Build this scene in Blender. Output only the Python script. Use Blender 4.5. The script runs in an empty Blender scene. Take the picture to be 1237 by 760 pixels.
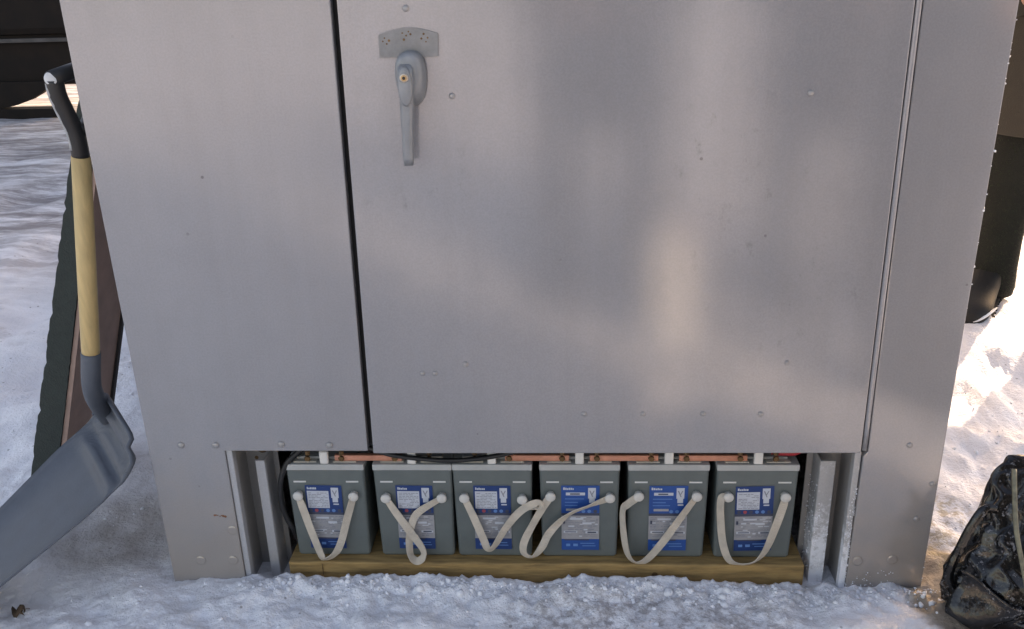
import bpy, bmesh, math, random
import numpy as np
from mathutils import Vector, Matrix

random.seed(7)
rad = math.radians
sc = bpy.context.scene
C = sc.collection

# ------------------------------------------------------------------ camera
F_PX = 1100.0
cam_d = bpy.data.cameras.new("camera")
cam_d.sensor_fit = 'HORIZONTAL'
cam_d.sensor_width = 36.0
cam_d.lens = F_PX / 1237.0 * 36.0
cam_d.clip_start = 0.02
cam_d.clip_end = 2000.0
cam = bpy.data.objects.new("camera", cam_d)
C.objects.link(cam)
sc.camera = cam
pitch, yaw, roll = 0.3770, -0.05866, -0.02948
fw = Vector((math.sin(yaw) * math.cos(pitch), math.cos(yaw) * math.cos(pitch), -math.sin(pitch)))
rt = Vector((math.cos(yaw), -math.sin(yaw), 0.0))
up = rt.cross(fw)
r2 = math.cos(roll) * rt + math.sin(roll) * up
u2 = -math.sin(roll) * rt + math.cos(roll) * up
M = Matrix((r2, u2, -fw)).transposed().to_4x4()
M.translation = Vector((0.049, -1.503, 1.176))
cam.matrix_world = M

# ------------------------------------------------------------------ sky and sun
SUN_AZ = 36.0      # degrees from +Y (straight behind the cabinet) towards +X
SUN_EL = 20.0
world = bpy.data.worlds.new("World")
sc.world = world
world.use_nodes = True
wn = world.node_tree
for n in list(wn.nodes):
    wn.nodes.remove(n)
sky = wn.nodes.new('ShaderNodeTexSky')
sky.sky_type = 'NISHITA'
sky.sun_disc = False
sky.sun_elevation = rad(SUN_EL)
sky.sun_rotation = rad(SUN_AZ)
sky.air_density = 1.0
sky.dust_density = 2.2
sky.ozone_density = 0.6
bg = wn.nodes.new('ShaderNodeBackground')
bg.inputs['Strength'].default_value = 0.15
wo = wn.nodes.new('ShaderNodeOutputWorld')
wn.links.new(sky.outputs[0], bg.inputs[0])
wn.links.new(bg.outputs[0], wo.inputs[0])

sd = bpy.data.lights.new("sun", 'SUN')
sd.energy = 3.2
sd.angle = rad(0.5)
sd.color = (1.0, 0.90, 0.76)
sun = bpy.data.objects.new("sun", sd)
C.objects.link(sun)
to_sun = Vector((math.sin(rad(SUN_AZ)) * math.cos(rad(SUN_EL)),
                 math.cos(rad(SUN_AZ)) * math.cos(rad(SUN_EL)), math.sin(rad(SUN_EL))))
sun.rotation_euler = to_sun.to_track_quat('Z', 'Y').to_euler()

vs = sc.view_settings
vs.view_transform = 'Standard'
vs.look = 'None'
vs.exposure = 1.58
vs.use_white_balance = True
vs.white_balance_temperature = 8300.0
vs.white_balance_tint = 22.0
vs.gamma = 1.0
vs.use_curve_mapping = False

# ------------------------------------------------------------------ noise helpers (numpy)
def _hash(ix, iy, seed):
    h = (ix.astype(np.int64) * 374761393 + iy.astype(np.int64) * 668265263 + seed * 974634777) & 0xFFFFFFFF
    h = ((h ^ (h >> 13)) * 1274126177) & 0xFFFFFFFF
    return ((h ^ (h >> 16)) & 0xFFFFFF) / float(0xFFFFFF)

def vnoise(x, y, seed=0):
    ix, iy = np.floor(x), np.floor(y)
    fx, fy = x - ix, y - iy
    fx = fx * fx * (3 - 2 * fx); fy = fy * fy * (3 - 2 * fy)
    a = _hash(ix, iy, seed); b = _hash(ix + 1, iy, seed)
    c = _hash(ix, iy + 1, seed); d = _hash(ix + 1, iy + 1, seed)
    return (a * (1 - fx) + b * fx) * (1 - fy) + (c * (1 - fx) + d * fx) * fy - 0.5

def fbm(x, y, seed=0, octv=4, gain=0.5):
    s = 0; a = 1.0
    for i in range(octv):
        s = s + a * vnoise(x * 2 ** i + 13.7 * i, y * 2 ** i - 7.1 * i, seed + i)
        a *= gain
    return s

def sstep(a, b, x):
    t = np.clip((x - a) / (b - a), 0, 1)
    return t * t * (3 - 2 * t)

# ------------------------------------------------------------------ material helpers
def mat(name, col, rough=0.6, metal=0.0, var=0.15, scale=12.0, bump=0.0, bscale=120.0, col2=None,
        stretch=None, spec=0.5, sheen=0.0, coat=0.0, rvar=0.08):
    m = bpy.data.materials.new(name)
    m.use_nodes = True
    nt = m.node_tree
    b = nt.nodes['Principled BSDF']
    b.inputs['Metallic'].default_value = metal
    b.inputs['Specular IOR Level'].default_value = spec
    if coat:
        b.inputs['Coat Weight'].default_value = coat
        b.inputs['Coat Roughness'].default_value = 0.2
    tc = nt.nodes.new('ShaderNodeTexCoord')
    src = tc.outputs['Object']
    if stretch:
        mp = nt.nodes.new('ShaderNodeMapping')
        mp.inputs['Scale'].default_value = stretch
        nt.links.new(src, mp.inputs[0]); src = mp.outputs[0]
    nz = nt.nodes.new('ShaderNodeTexNoise')
    nz.inputs['Scale'].default_value = scale
    nz.inputs['Detail'].default_value = 6.0
    nz.inputs['Roughness'].default_value = 0.6
    nt.links.new(src, nz.inputs['Vector'])
    rp = nt.nodes.new('ShaderNodeValToRGB')
    c1 = col
    c2 = col2 if col2 else tuple(max(0.0, c * (1 - 2 * var)) for c in col)
    rp.color_ramp.elements[0].position = 0.32
    rp.color_ramp.elements[1].position = 0.68
    rp.color_ramp.elements[0].color = (*c2, 1)
    rp.color_ramp.elements[1].color = (*c1, 1)
    nt.links.new(nz.outputs['Fac'], rp.inputs[0])
    nt.links.new(rp.outputs[0], b.inputs['Base Color'])
    mr = nt.nodes.new('ShaderNodeMapRange')
    mr.inputs['To Min'].default_value = max(0.03, rough - rvar)
    mr.inputs['To Max'].default_value = min(1.0, rough + rvar)
    nt.links.new(nz.outputs['Fac'], mr.inputs['Value'])
    nt.links.new(mr.outputs[0], b.inputs['Roughness'])
    if bump:
        n2 = nt.nodes.new('ShaderNodeTexNoise')
        n2.inputs['Scale'].default_value = bscale
        n2.inputs['Detail'].default_value = 4.0
        nt.links.new(src, n2.inputs['Vector'])
        bp = nt.nodes.new('ShaderNodeBump')
        bp.inputs['Strength'].default_value = bump
        bp.inputs['Distance'].default_value = 0.004
        nt.links.new(n2.outputs['Fac'], bp.inputs['Height'])
        nt.links.new(bp.outputs[0], b.inputs['Normal'])
    return m

def node_math(nt, op, a, b=None, clamp=False):
    n = nt.nodes.new('ShaderNodeMath'); n.operation = op; n.use_clamp = clamp
    for i, v in enumerate((a, b)):
        if v is None: continue
        if isinstance(v, (int, float)): n.inputs[i].default_value = v
        else: nt.links.new(v, n.inputs[i])
    return n.outputs[0]

def node_noise(nt, vec, scale, detail=4.0, rough=0.55):
    n = nt.nodes.new('ShaderNodeTexNoise')
    n.inputs['Scale'].default_value = scale; n.inputs['Detail'].default_value = detail
    n.inputs['Roughness'].default_value = rough
    nt.links.new(vec, n.inputs['Vector']); return n.outputs['Fac']

def node_range(nt, v, a, b, lo=0.0, hi=1.0):
    n = nt.nodes.new('ShaderNodeMapRange'); n.interpolation_type = 'SMOOTHSTEP'
    n.inputs['From Min'].default_value = a; n.inputs['From Max'].default_value = b
    n.inputs['To Min'].default_value = lo; n.inputs['To Max'].default_value = hi
    nt.links.new(v, n.inputs['Value']); return n.outputs[0]

def node_mix(nt, fac, a, b):
    n = nt.nodes.new('ShaderNodeMix'); n.data_type = 'RGBA'
    if isinstance(fac, (int, float)): n.inputs[0].default_value = fac
    else: nt.links.new(fac, n.inputs[0])
    for i, v in ((6, a), (7, b)):
        if isinstance(v, tuple): n.inputs[i].default_value = (*v, 1)
        else: nt.links.new(v, n.inputs[i])
    return n.outputs[2]

# --- snow
def make_snow():
    m = bpy.data.materials.new("snow"); m.use_nodes = True
    nt = m.node_tree; b = nt.nodes['Principled BSDF']
    b.inputs['Roughness'].default_value = 0.62
    b.inputs['Specular IOR Level'].default_value = 0.35
    tc = nt.nodes.new('ShaderNodeTexCoord'); v = tc.outputs['Object']
    sep = nt.nodes.new('ShaderNodeSeparateXYZ'); nt.links.new(v, sep.inputs[0])
    X, Y, Z = sep.outputs
    base = node_mix(nt, node_range(nt, node_noise(nt, v, 9.0), 0.3, 0.7), (0.80, 0.81, 0.84), (0.90, 0.90, 0.92))
    # thin dirty trampled snow, blotchy
    d1 = node_range(nt, node_noise(nt, v, 3.2, 6.0, 0.65), 0.47, 0.68)
    d2 = node_range(nt, node_noise(nt, v, 21.0, 5.0, 0.7), 0.42, 0.66)
    dirt = node_math(nt, 'MULTIPLY', d1, d2)
    col = node_mix(nt, node_math(nt, 'MULTIPLY', dirt, 0.55), base, (0.36, 0.33, 0.31))
    # specks of grit and straw
    vo = nt.nodes.new('ShaderNodeTexVoronoi'); vo.inputs['Scale'].default_value = 26.0
    nt.links.new(v, vo.inputs['Vector'])
    sp = node_range(nt, vo.outputs['Distance'], 0.07, 0.12, 1.0, 0.0)
    sp = node_math(nt, 'MULTIPLY', sp, node_range(nt, node_noise(nt, v, 5.0), 0.45, 0.55))
    col = node_mix(nt, node_math(nt, 'MULTIPLY', sp, 0.6), col, (0.12, 0.10, 0.085))
    # packed brown snow beside the left foot
    def blob(cx, cy, rx, ry, soft):
        dx = node_math(nt, 'DIVIDE', node_math(nt, 'SUBTRACT', X, cx), rx)
        dy = node_math(nt, 'DIVIDE', node_math(nt, 'SUBTRACT', Y, cy), ry)
        d = node_math(nt, 'ADD', node_math(nt, 'MULTIPLY', dx, dx), node_math(nt, 'MULTIPLY', dy, dy))
        d = node_math(nt, 'ADD', d, node_math(nt, 'MULTIPLY', node_math(nt, 'SUBTRACT', node_noise(nt, v, 7.0, 5.0, 0.65), 0.5), 1.6))
        return node_range(nt, d, 1.0 - soft, 1.0 + soft, 1.0, 0.0)
    pk = blob(-0.92, 0.17, 0.20, 0.14, 0.7)
    streak = node_range(nt, node_noise(nt, v, 14.0, 4.0), 0.3, 0.7, 0.45, 0.85)
    col = node_mix(nt, node_math(nt, 'MULTIPLY', pk, streak), col, (0.36, 0.32, 0.29))
    # sandy earth by the bag
    se = blob(0.80, -0.03, 0.085, 0.19, 0.35)
    sandc = node_mix(nt, node_noise(nt, v, 60.0, 5.0, 0.7), (0.24, 0.19, 0.14), (0.42, 0.35, 0.27))
    col = node_mix(nt, node_math(nt, 'MULTIPLY', se, 0.95), col, sandc)
    # straw showing through by the right wall
    st = blob(0.86, 0.19, 0.10, 0.15, 0.6)
    st = node_math(nt, 'MULTIPLY', st, node_range(nt, node_noise(nt, v, 34.0, 5.0, 0.75), 0.46, 0.6))
    col = node_mix(nt, node_math(nt, 'MULTIPLY', st, 0.7), col, (0.40, 0.32, 0.18))
    # grey churned patch in front of the batteries
    ch = blob(0.20, -0.12, 0.26, 0.09, 0.6)
    ch = node_math(nt, 'MULTIPLY', ch, node_range(nt, node_noise(nt, v, 42.0, 5.0, 0.7), 0.42, 0.62))
    col = node_mix(nt, node_math(nt, 'MULTIPLY', ch, 0.7), col, (0.34, 0.30, 0.29))
    # thin wind-blown brown streaks far left
    mp = nt.nodes.new('ShaderNodeMapping'); mp.inputs['Scale'].default_value = (0.55, 2.6, 1.0)
    mp.inputs['Rotation'].default_value = (0, 0, 0.12)
    nt.links.new(v, mp.inputs[0])
    s2 = node_range(nt, node_noise(nt, mp.outputs[0], 2.3, 9.0, 0.76), 0.36, 0.60)
    s2 = node_math(nt, 'MULTIPLY', s2, node_range(nt, Y, 1.2, 2.8))
    s2 = node_math(nt, 'MULTIPLY', s2, node_range(nt, X, -0.6, -1.2))
    col = node_mix(nt, node_math(nt, 'MULTIPLY', s2, 0.82), col, (0.16, 0.135, 0.135))
    nt.links.new(col, b.inputs['Base Color'])
    h = node_math(nt, 'MULTIPLY', node_noise(nt, v, 110.0, 5.0, 0.6), 0.55)
    h = node_math(nt, 'ADD', h, node_math(nt, 'MULTIPLY', node_noise(nt, v, 24.0, 6.0, 0.7), 1.6))
    bp = nt.nodes.new('ShaderNodeBump'); bp.inputs['Strength'].default_value = 0.55
    bp.inputs['Distance'].default_value = 0.016
    nt.links.new(h, bp.inputs['Height']); nt.links.new(bp.outputs[0], b.inputs['Normal'])
    return m

# --- dull aluminium sheet of the cabinet
def make_sheet(name, col, rough, metal, smudge=0.5, dirt=0.0, frost=0.0):
    m = bpy.data.materials.new(name); m.use_nodes = True
    nt = m.node_tree; b = nt.nodes['Principled BSDF']
    tc = nt.nodes.new('ShaderNodeTexCoord'); v = tc.outputs['Object']
    sep = nt.nodes.new('ShaderNodeSeparateXYZ'); nt.links.new(v, sep.inputs[0])
    X, Y, Z = sep.outputs
    def stretched(sx, sy, sz):
        mp = nt.nodes.new('ShaderNodeMapping'); mp.inputs['Scale'].default_value = (sx, sy, sz)
        nt.links.new(v, mp.inputs[0]); return mp.outputs[0]
    big = node_noise(nt, stretched(1, 1, .3), 4.0, 3.0, 0.5)
    mid = node_noise(nt, v, 11.0, 6.0, 0.62)
    fine = node_noise(nt, v, 300.0, 4.0, 0.65)
    runs = node_noise(nt, stretched(26, 26, .7), 1.0, 4.0, 0.6)
    c = node_mix(nt, node_range(nt, big, 0.3, 0.7), tuple(x * 0.955 for x in col), tuple(min(1, x * 1.04) for x in col))
    c = node_mix(nt, node_math(nt, 'MULTIPLY', node_range(nt, mid, 0.40, 0.85), 0.20 * smudge), c, tuple(x * 0.62 for x in col))
    c = node_mix(nt, node_math(nt, 'MULTIPLY', node_range(nt, runs, 0.35, 0.75), 0.14), c, (col[0] * .80, col[1] * .76, col[2] * .73))
    c = node_mix(nt, node_math(nt, 'MULTIPLY', node_range(nt, fine, 0.35, 0.65), 0.22), c, tuple(x * 0.60 for x in col))
    if smudge >= .5:
        # rubbed dark marks right of the door middle
        def near(cx, cz, r):
            dx = node_math(nt, 'SUBTRACT', X, cx); dz = node_math(nt, 'SUBTRACT', Z, cz)
            d = node_math(nt, 'ADD', node_math(nt, 'MULTIPLY', dx, dx), node_math(nt, 'MULTIPLY', dz, dz))
            return node_range(nt, d, 0.0, r * r, 1.0, 0.0)
        mk = node_range(nt, node_noise(nt, stretched(30, 30, 18), 1.0, 6.0, 0.75), 0.56, 0.72)
        area = node_math(nt, 'MAXIMUM', near(.33, .86, .17), node_math(nt, 'MULTIPLY', near(-.20, .83, .14), 0.6))
        area = node_math(nt, 'MAXIMUM', area, node_math(nt, 'MULTIPLY', near(.42, .64, .20), 0.8))
        c = node_mix(nt, node_math(nt, 'MULTIPLY', node_math(nt, 'MULTIPLY', mk, area), 0.60), c, tuple(x * 0.42 for x in col))
        vo = nt.nodes.new('ShaderNodeTexVoronoi'); vo.inputs['Scale'].default_value = 15.0
        nt.links.new(v, vo.inputs['Vector'])
        nk = node_range(nt, vo.outputs['Distance'], 0.030, 0.05, 1.0, 0.0)
        nk = node_math(nt, 'MULTIPLY', nk, node_range(nt, node_noise(nt, v, 3.0, 3.0), 0.48, 0.56))
        c = node_mix(nt, node_math(nt, 'MULTIPLY', nk, 0.6), c, (0.05, 0.045, 0.045))
    if dirt:
        # dried splash dirt near the ground
        dz = node_range(nt, node_math(nt, 'ADD', Z, node_math(nt, 'MULTIPLY', node_math(nt, 'SUBTRACT', mid, 0.5), 0.35)), 0.02, 0.36, 1.0, 0.0)
        c = node_mix(nt, node_math(nt, 'MULTIPLY', dz, dirt), c, (0.34, 0.285, 0.235))
    rr = node_math(nt, 'ADD', node_range(nt, mid, 0.2, 0.8, rough - 0.02, rough + 0.02), node_range(nt, runs, 0.3, 0.7, -0.015, 0.02))
    if frost:
        fz = node_range(nt, Z, 0.0, 0.22, 1.0, 0.25)
        f = node_math(nt, 'ADD', node_math(nt, 'MULTIPLY', node_noise(nt, v, 60.0, 6.0, 0.75), 1.0), node_math(nt, 'MULTIPLY', fz, 0.45))
        f = node_math(nt, 'MULTIPLY', node_range(nt, f, 0.66, 0.95), frost)
        c = node_mix(nt, f, c, (0.80, 0.82, 0.86))
        rr = node_math(nt, 'ADD', rr, node_math(nt, 'MULTIPLY', f, 0.3))
    nt.links.new(c, b.inputs['Base Color'])
    b.inputs['Metallic'].default_value = metal
    nt.links.new(rr, b.inputs['Roughness'])
    bp = nt.nodes.new('ShaderNodeBump'); bp.inputs['Strength'].default_value = 0.12; bp.inputs['Distance'].default_value = 0.001
    nt.links.new(fine, bp.inputs['Height'])
    b2 = nt.nodes.new('ShaderNodeBump'); b2.inputs['Strength'].default_value = 0.10; b2.inputs['Distance'].default_value = 0.010
    nt.links.new(big, b2.inputs['Height']); nt.links.new(bp.outputs[0], b2.inputs['Normal'])
    nt.links.new(b2.outputs[0], b.inputs['Normal'])
    return m

# --- black crumpled bag with dusted snow
def make_bag():
    m = bpy.data.materials.new("bag_film"); m.use_nodes = True
    nt = m.node_tree; b = nt.nodes['Principled BSDF']
    tc = nt.nodes.new('ShaderNodeTexCoord'); v = tc.outputs['Object']
    n1 = node_noise(nt, v, 150.0, 4.0, 0.7)
    n2 = node_noise(nt, v, 14.0, 4.0, 0.6)
    mk = node_math(nt, 'ADD', n1, node_math(nt, 'MULTIPLY', node_math(nt, 'SUBTRACT', n2, 0.5), 0.7))
    mk = node_range(nt, mk, 0.60, 0.72)
    c = node_mix(nt, node_math(nt, 'MULTIPLY', mk, 0.28), (0.005, 0.005, 0.0055), (0.55, 0.56, 0.60))
    nt.links.new(c, b.inputs['Base Color'])
    nt.links.new(node_range(nt, mk, 0.0, 1.0, 0.20, 0.5), b.inputs['Roughness'])
    bp = nt.nodes.new('ShaderNodeBump'); bp.inputs['Strength'].default_value = 0.28; bp.inputs['Distance'].default_value = 0.01
    nt.links.new(node_noise(nt, v, 34.0, 3.0, 0.5), bp.inputs['Height']); nt.links.new(bp.outputs[0], b.inputs['Normal'])
    return m

MT = {}
MT['snow'] = make_snow()
MT['chunk'] = mat('snow_chunk', (0.86, 0.87, 0.90), 0.6, var=0.06, scale=30, bump=0.5, bscale=160)
MT['sheet'] = make_sheet('cabinet_sheet', (0.292, 0.290, 0.302), 0.10, 0.10, 1.0, 0.6)
MT['sheet'].node_tree.nodes['Principled BSDF'].inputs['Specular IOR Level'].default_value = 0.8
MT['frosted'] = make_sheet('frosted_angle', (0.40, 0.40, 0.40), 0.5, 0.2, 0.4, 0.0, 0.85)
MT['sheet_in'] = make_sheet('inner_sheet', (0.36, 0.345, 0.33), 0.48, 0.35, 1.2)
MT['angle'] = make_sheet('galvanised_angle', (0.44, 0.44, 0.45), 0.5, 0.3, 0.8)
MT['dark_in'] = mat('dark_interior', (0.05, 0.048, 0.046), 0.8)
MT['gasket'] = mat('rubber_gasket', (0.018, 0.016, 0.016), 0.75)
MT['rivet'] = mat('rivet_metal', (0.36, 0.35, 0.345), 0.4, 0.35)
MT['cast'] = mat('cast_handle_metal', (0.245, 0.262, 0.278), 0.42, 0.2, var=0.10, scale=40, bump=0.1)
MT['plate'] = mat('handle_plate_metal', (0.24, 0.242, 0.245), 0.45, 0.25, var=0.12, scale=60)
MT['brass'] = mat('brass', (0.50, 0.33, 0.17), 0.4, 0.8)
MT['brass_lt'] = mat('brass_worn', (0.62, 0.52, 0.42), 0.4, 0.7)
MT['black'] = mat('black_plastic', (0.014, 0.014, 0.015), 0.45, var=0.2)
MT['cable'] = mat('cable_rubber', (0.012, 0.012, 0.013), 0.5)
MT['red'] = mat('red_cable', (0.42, 0.02, 0.03), 0.5)
MT['case'] = mat('battery_case', (0.120, 0.142, 0.138), 0.5, var=0.08, scale=18, bump=0.08, bscale=400)
MT['lid'] = mat('battery_lid', (0.42, 0.43, 0.42), 0.5, var=0.07, scale=20)
MT['slot'] = mat('pale_slot', (0.66, 0.66, 0.63), 0.6)
MT['knob'] = mat('white_knob', (0.60, 0.58, 0.54), 0.5, var=0.05)
MT['strap'] = mat('strap_webbing', (0.58, 0.51, 0.42), 0.8, var=0.12, scale=40, bump=0.4, bscale=700)
MT['copper'] = mat('copper_bar', (0.72, 0.33, 0.23), 0.45, 0.35, scale=30, col2=(0.50, 0.21, 0.13))
MT['cream'] = mat('lead_pad', (0.62, 0.58, 0.50), 0.55, var=0.12)
MT['bolt'] = mat('tarnished_bolt', (0.22, 0.13, 0.06), 0.5, 0.6, var=0.25, scale=90)
MT['clip'] = mat('white_clip', (0.72, 0.71, 0.68), 0.5, var=0.06)
MT['l_blue'] = mat('label_blue', (0.010, 0.075, 0.29), 0.35, var=0.08, rvar=0.03)
MT['l_navy'] = mat('label_navy', (0.008, 0.042, 0.165), 0.35, var=0.08, rvar=0.03)
MT['l_white'] = mat('label_white', (0.52, 0.55, 0.60), 0.4, var=0.05, rvar=0.03)
MT['l_grey'] = mat('label_grey', (0.34, 0.34, 0.35), 0.4, var=0.08, scale=60, rvar=0.03)
MT['l_ink'] = mat('label_ink', (0.06, 0.07, 0.11), 0.4)
MT['l_text'] = mat('label_small_print', (0.26, 0.27, 0.31), 0.4)
MT['l_sky'] = mat('label_light_blue', (0.10, 0.25, 0.55), 0.4)
MT['l_red'] = mat('label_red', (0.42, 0.07, 0.09), 0.4)
MT['timber'] = mat('timber', (0.40, 0.25, 0.095), 0.75, var=0.26, scale=14, stretch=(1.0, 8, 8), bump=0.3, bscale=30)
MT['ash'] = mat('handle_wood', (0.62, 0.44, 0.20), 0.5, var=0.14, scale=10, stretch=(8, 8, 0.7), bump=0.1, bscale=40)
MT['blade'] = mat('shovel_plastic', (0.088, 0.102, 0.125), 0.55, var=0.10, scale=22, bump=0.1, bscale=200)
MT['worn'] = mat('worn_grey', (0.42, 0.43, 0.44), 0.55, var=0.15, scale=80)
MT['button'] = mat('pale_button', (0.60, 0.61, 0.62), 0.5)
MT['green'] = mat('dark_green_cover', (0.035, 0.045, 0.04), 0.85, var=0.15, scale=60, bump=0.5, bscale=250)
MT['board'] = mat('brown_board', (0.40, 0.26, 0.21), 0.7, var=0.12, scale=20, bump=0.1)
MT['boarddark'] = mat('board_edge', (0.035, 0.03, 0.028), 0.8)
MT['truck'] = mat('dark_truck_paint', (0.016, 0.0105, 0.008), 0.75, spec=0.2, col2=(0.006, 0.0045, 0.004), scale=5)
MT['trim'] = mat('truck_trim', (0.085, 0.078, 0.075), 0.8, var=0.25, scale=8)
MT['glass'] = mat('truck_glass', (0.02, 0.022, 0.025), 0.1, rvar=0.02)
MT['tyre'] = mat('tyre_rubber', (0.018, 0.018, 0.018), 0.8, bump=0.3, bscale=150)
MT['rim'] = mat('wheel_rim', (0.03, 0.03, 0.032), 0.5)
MT['steel'] = mat('steel', (0.4, 0.4, 0.42), 0.4, 0.8)
MT['trouser'] = mat('black_fleece', (0.007, 0.009, 0.006), 0.95, var=0.2, bump=0.6, bscale=300)
MT['fuzz'] = mat('fleece_fibre', (0.05, 0.075, 0.035), 0.9)
MT['coat'] = mat('khaki_coat', (0.036, 0.032, 0.025), 0.85, var=0.12, bump=0.4, bscale=300)
MT['navy'] = mat('dark_navy_cloth', (0.025, 0.028, 0.035), 0.85, bump=0.3, bscale=200)
MT['reflector'] = mat('pale_reflector', (0.82, 0.84, 0.86), 0.5, var=0.04)
MT['skin'] = mat('skin', (0.52, 0.33, 0.25), 0.55, var=0.05)
MT['boot'] = mat('boot_leather', (0.010, 0.0095, 0.009), 0.7, bump=0.3, bscale=180)
MT['card'] = mat('brown_card', (0.30, 0.19, 0.11), 0.8, var=0.1)
MT['bag'] = make_bag()
MT['bag_trim'] = mat('bag_trim', (0.24, 0.23, 0.16), 0.5, var=0.3, scale=60)
MT['leaf'] = mat('dead_leaf', (0.10, 0.06, 0.035), 0.8, var=0.25, scale=60)
MT['frost'] = mat('frost', (0.84, 0.85, 0.88), 0.6, var=0.04, bump=0.5, bscale=300)
MT['rust'] = mat('rust', (0.24, 0.09, 0.04), 0.8, var=0.2, scale=80)

# ------------------------------------------------------------------ mesh helpers
def link(name, mesh, m=None, parent=None, smooth=False):
    o = bpy.data.objects.new(name, mesh)
    C.objects.link(o)
    if m is not None and len(mesh.materials) == 0:
        mesh.materials.append(m)
    if parent is not None:
        o.parent = parent
    if smooth:
        for p in mesh.polygons: p.use_smooth = True
    return o

def from_bm(name, bm, m=None, parent=None, smooth=False):
    me = bpy.data.meshes.new(name)
    bmesh.ops.recalc_face_normals(bm, faces=bm.faces)
    bm.to_mesh(me); bm.free()
    return link(name, me, m, parent, smooth)

def thing(name, label, cat, loc=(0, 0, 0), group=None):
    o = bpy.data.objects.new(name, None)
    o.empty_display_size = 0.05
    C.objects.link(o); o.location = loc
    return tag(o, label, cat, group)

def tag(o, label, cat, group=None):
    o['label'] = label; o['category'] = cat
    if group: o['group'] = group
    return o

def add_hex(bm, P):
    """P: 8 points, bottom ring 0-3 then top ring 4-7"""
    v = [bm.verts.new(p) for p in P]
    for f in ((0, 1, 2, 3), (4, 5, 6, 7), (0, 1, 5, 4), (1, 2, 6, 5), (2, 3, 7, 6), (3, 0, 4, 7)):
        bm.faces.new([v[i] for i in f])
    return v

def add_box(bm, x0, x1, y0, y1, z0, z1):
    return add_hex(bm, [(x0, y0, z0), (x1, y0, z0), (x1, y1, z0), (x0, y1, z0),
                        (x0, y0, z1), (x1, y0, z1), (x1, y1, z1), (x0, y1, z1)])

def bevel(bm, w, seg=2):
    bmesh.ops.recalc_face_normals(bm, faces=bm.faces)
    bmesh.ops.bevel(bm, geom=list(bm.edges), offset=w, segments=seg, profile=0.6, affect='EDGES', clamp_overlap=True)

def box(name, b, m, parent=None, bev=0.0, seg=2):
    bm = bmesh.new(); add_box(bm, *b)
    if bev: bevel(bm, bev, seg)
    return from_bm(name, bm, m, parent)

def prism_xz(bm, pts, y0, y1):
    a = [bm.verts.new((x, y0, z)) for x, z in pts]
    b = [bm.verts.new((x, y1, z)) for x, z in pts]
    n = len(pts)
    bm.faces.new(a); bm.faces.new(b[::-1])
    for i in range(n):
        bm.faces.new((a[i], a[(i + 1) % n], b[(i + 1) % n], b[i]))

def loft(bm, rings, caps=True):
    R = [[bm.verts.new(p) for p in r] for r in rings]
    n = len(R[0])
    for i in range(len(R) - 1):
        for j in range(n):
            bm.faces.new((R[i][j], R[i][(j + 1) % n], R[i + 1][(j + 1) % n], R[i + 1][j]))
    if caps:
        bm.faces.new(R[0][::-1]); bm.faces.new(R[-1])

def frames(pts):
    pts = [Vector(p) for p in pts]
    out = []
    t0 = (pts[1] - pts[0]).normalized()
    nrm = t0.orthogonal().normalized()
    for i, p in enumerate(pts):
        t = (pts[min(i + 1, len(pts) - 1)] - pts[max(i - 1, 0)]).normalized()
        nrm = (nrm - t * nrm.dot(t)).normalized()
        out.append((p, t, nrm, t.cross(nrm)))
    return out

def tube(bm, pts, rads, seg=10):
    if not isinstance(rads, (list, tuple)): rads = [rads] * len(pts)
    rings = []
    for (p, t, n, b), r in zip(frames(pts), rads):
        rings.append([p + r * (math.cos(a) * n + math.sin(a) * b) for a in [2 * math.pi * k / seg for k in range(seg)]])
    loft(bm, rings)

def catmull(P, sub=6):
    P = [Vector(p) for p in P]
    Q = [P[0] * 2 - P[1]] + P + [P[-1] * 2 - P[-2]]
    out = []
    for i in range(1, len(Q) - 2):
        for k in range(sub):
            t = k / sub
            a, b, c, d = Q[i - 1], Q[i], Q[i + 1], Q[i + 2]
            out.append(0.5 * ((2 * b) + (c - a) * t + (2 * a - 5 * b + 4 * c - d) * t * t + (3 * b - a - 3 * c + d) * t ** 3))
    out.append(P[-1])
    return out

def dome(bm, c, r, h, axis=Vector((0, -1, 0)), seg=14, rings=4):
    axis = Vector(axis).normalized(); n = axis.orthogonal().normalized(); b = axis.cross(n); c = Vector(c)
    R = []
    for i in range(rings):
        a = (math.pi / 2) * i / rings
        R.append([c + axis * (h * math.sin(a)) + (r * math.cos(a)) * (math.cos(q) * n + math.sin(q) * b)
                  for q in [2 * math.pi * k / seg for k in range(seg)]])
    R[0] = [p - axis * 0.001 for p in R[0]]
    loft(bm, R)

def disc(bm, c, r, h, axis=Vector((0, -1, 0)), seg=18, ch=0.25):
    axis = Vector(axis).normalized(); n = axis.orthogonal().normalized(); b = axis.cross(n); c = Vector(c)
    def ring(rr, hh): return [c + axis * hh + rr * (math.cos(q) * n + math.sin(q) * b) for q in [2 * math.pi * k / seg for k in range(seg)]]
    loft(bm, [ring(r, 0), ring(r, h * (1 - ch)), ring(r * (1 - ch * .5), h)])

def set_struct(o, kind='structure'):
    o['kind'] = kind
    return o

# ------------------------------------------------------------------ ground
def axis_coords(lo_fine, hi_fine, step, far, growth=1.14):
    a = list(np.arange(lo_fine, hi_fine + 1e-6, step))
    s = step; x = hi_fine; hi = []
    while x < far:
        s *= growth; x += s; hi.append(x)
    s = step; x = lo_fine; lo = []
    while x > -far:
        s *= growth; x -= s; lo.append(x)
    return np.array(lo[::-1] + a + hi)

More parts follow.
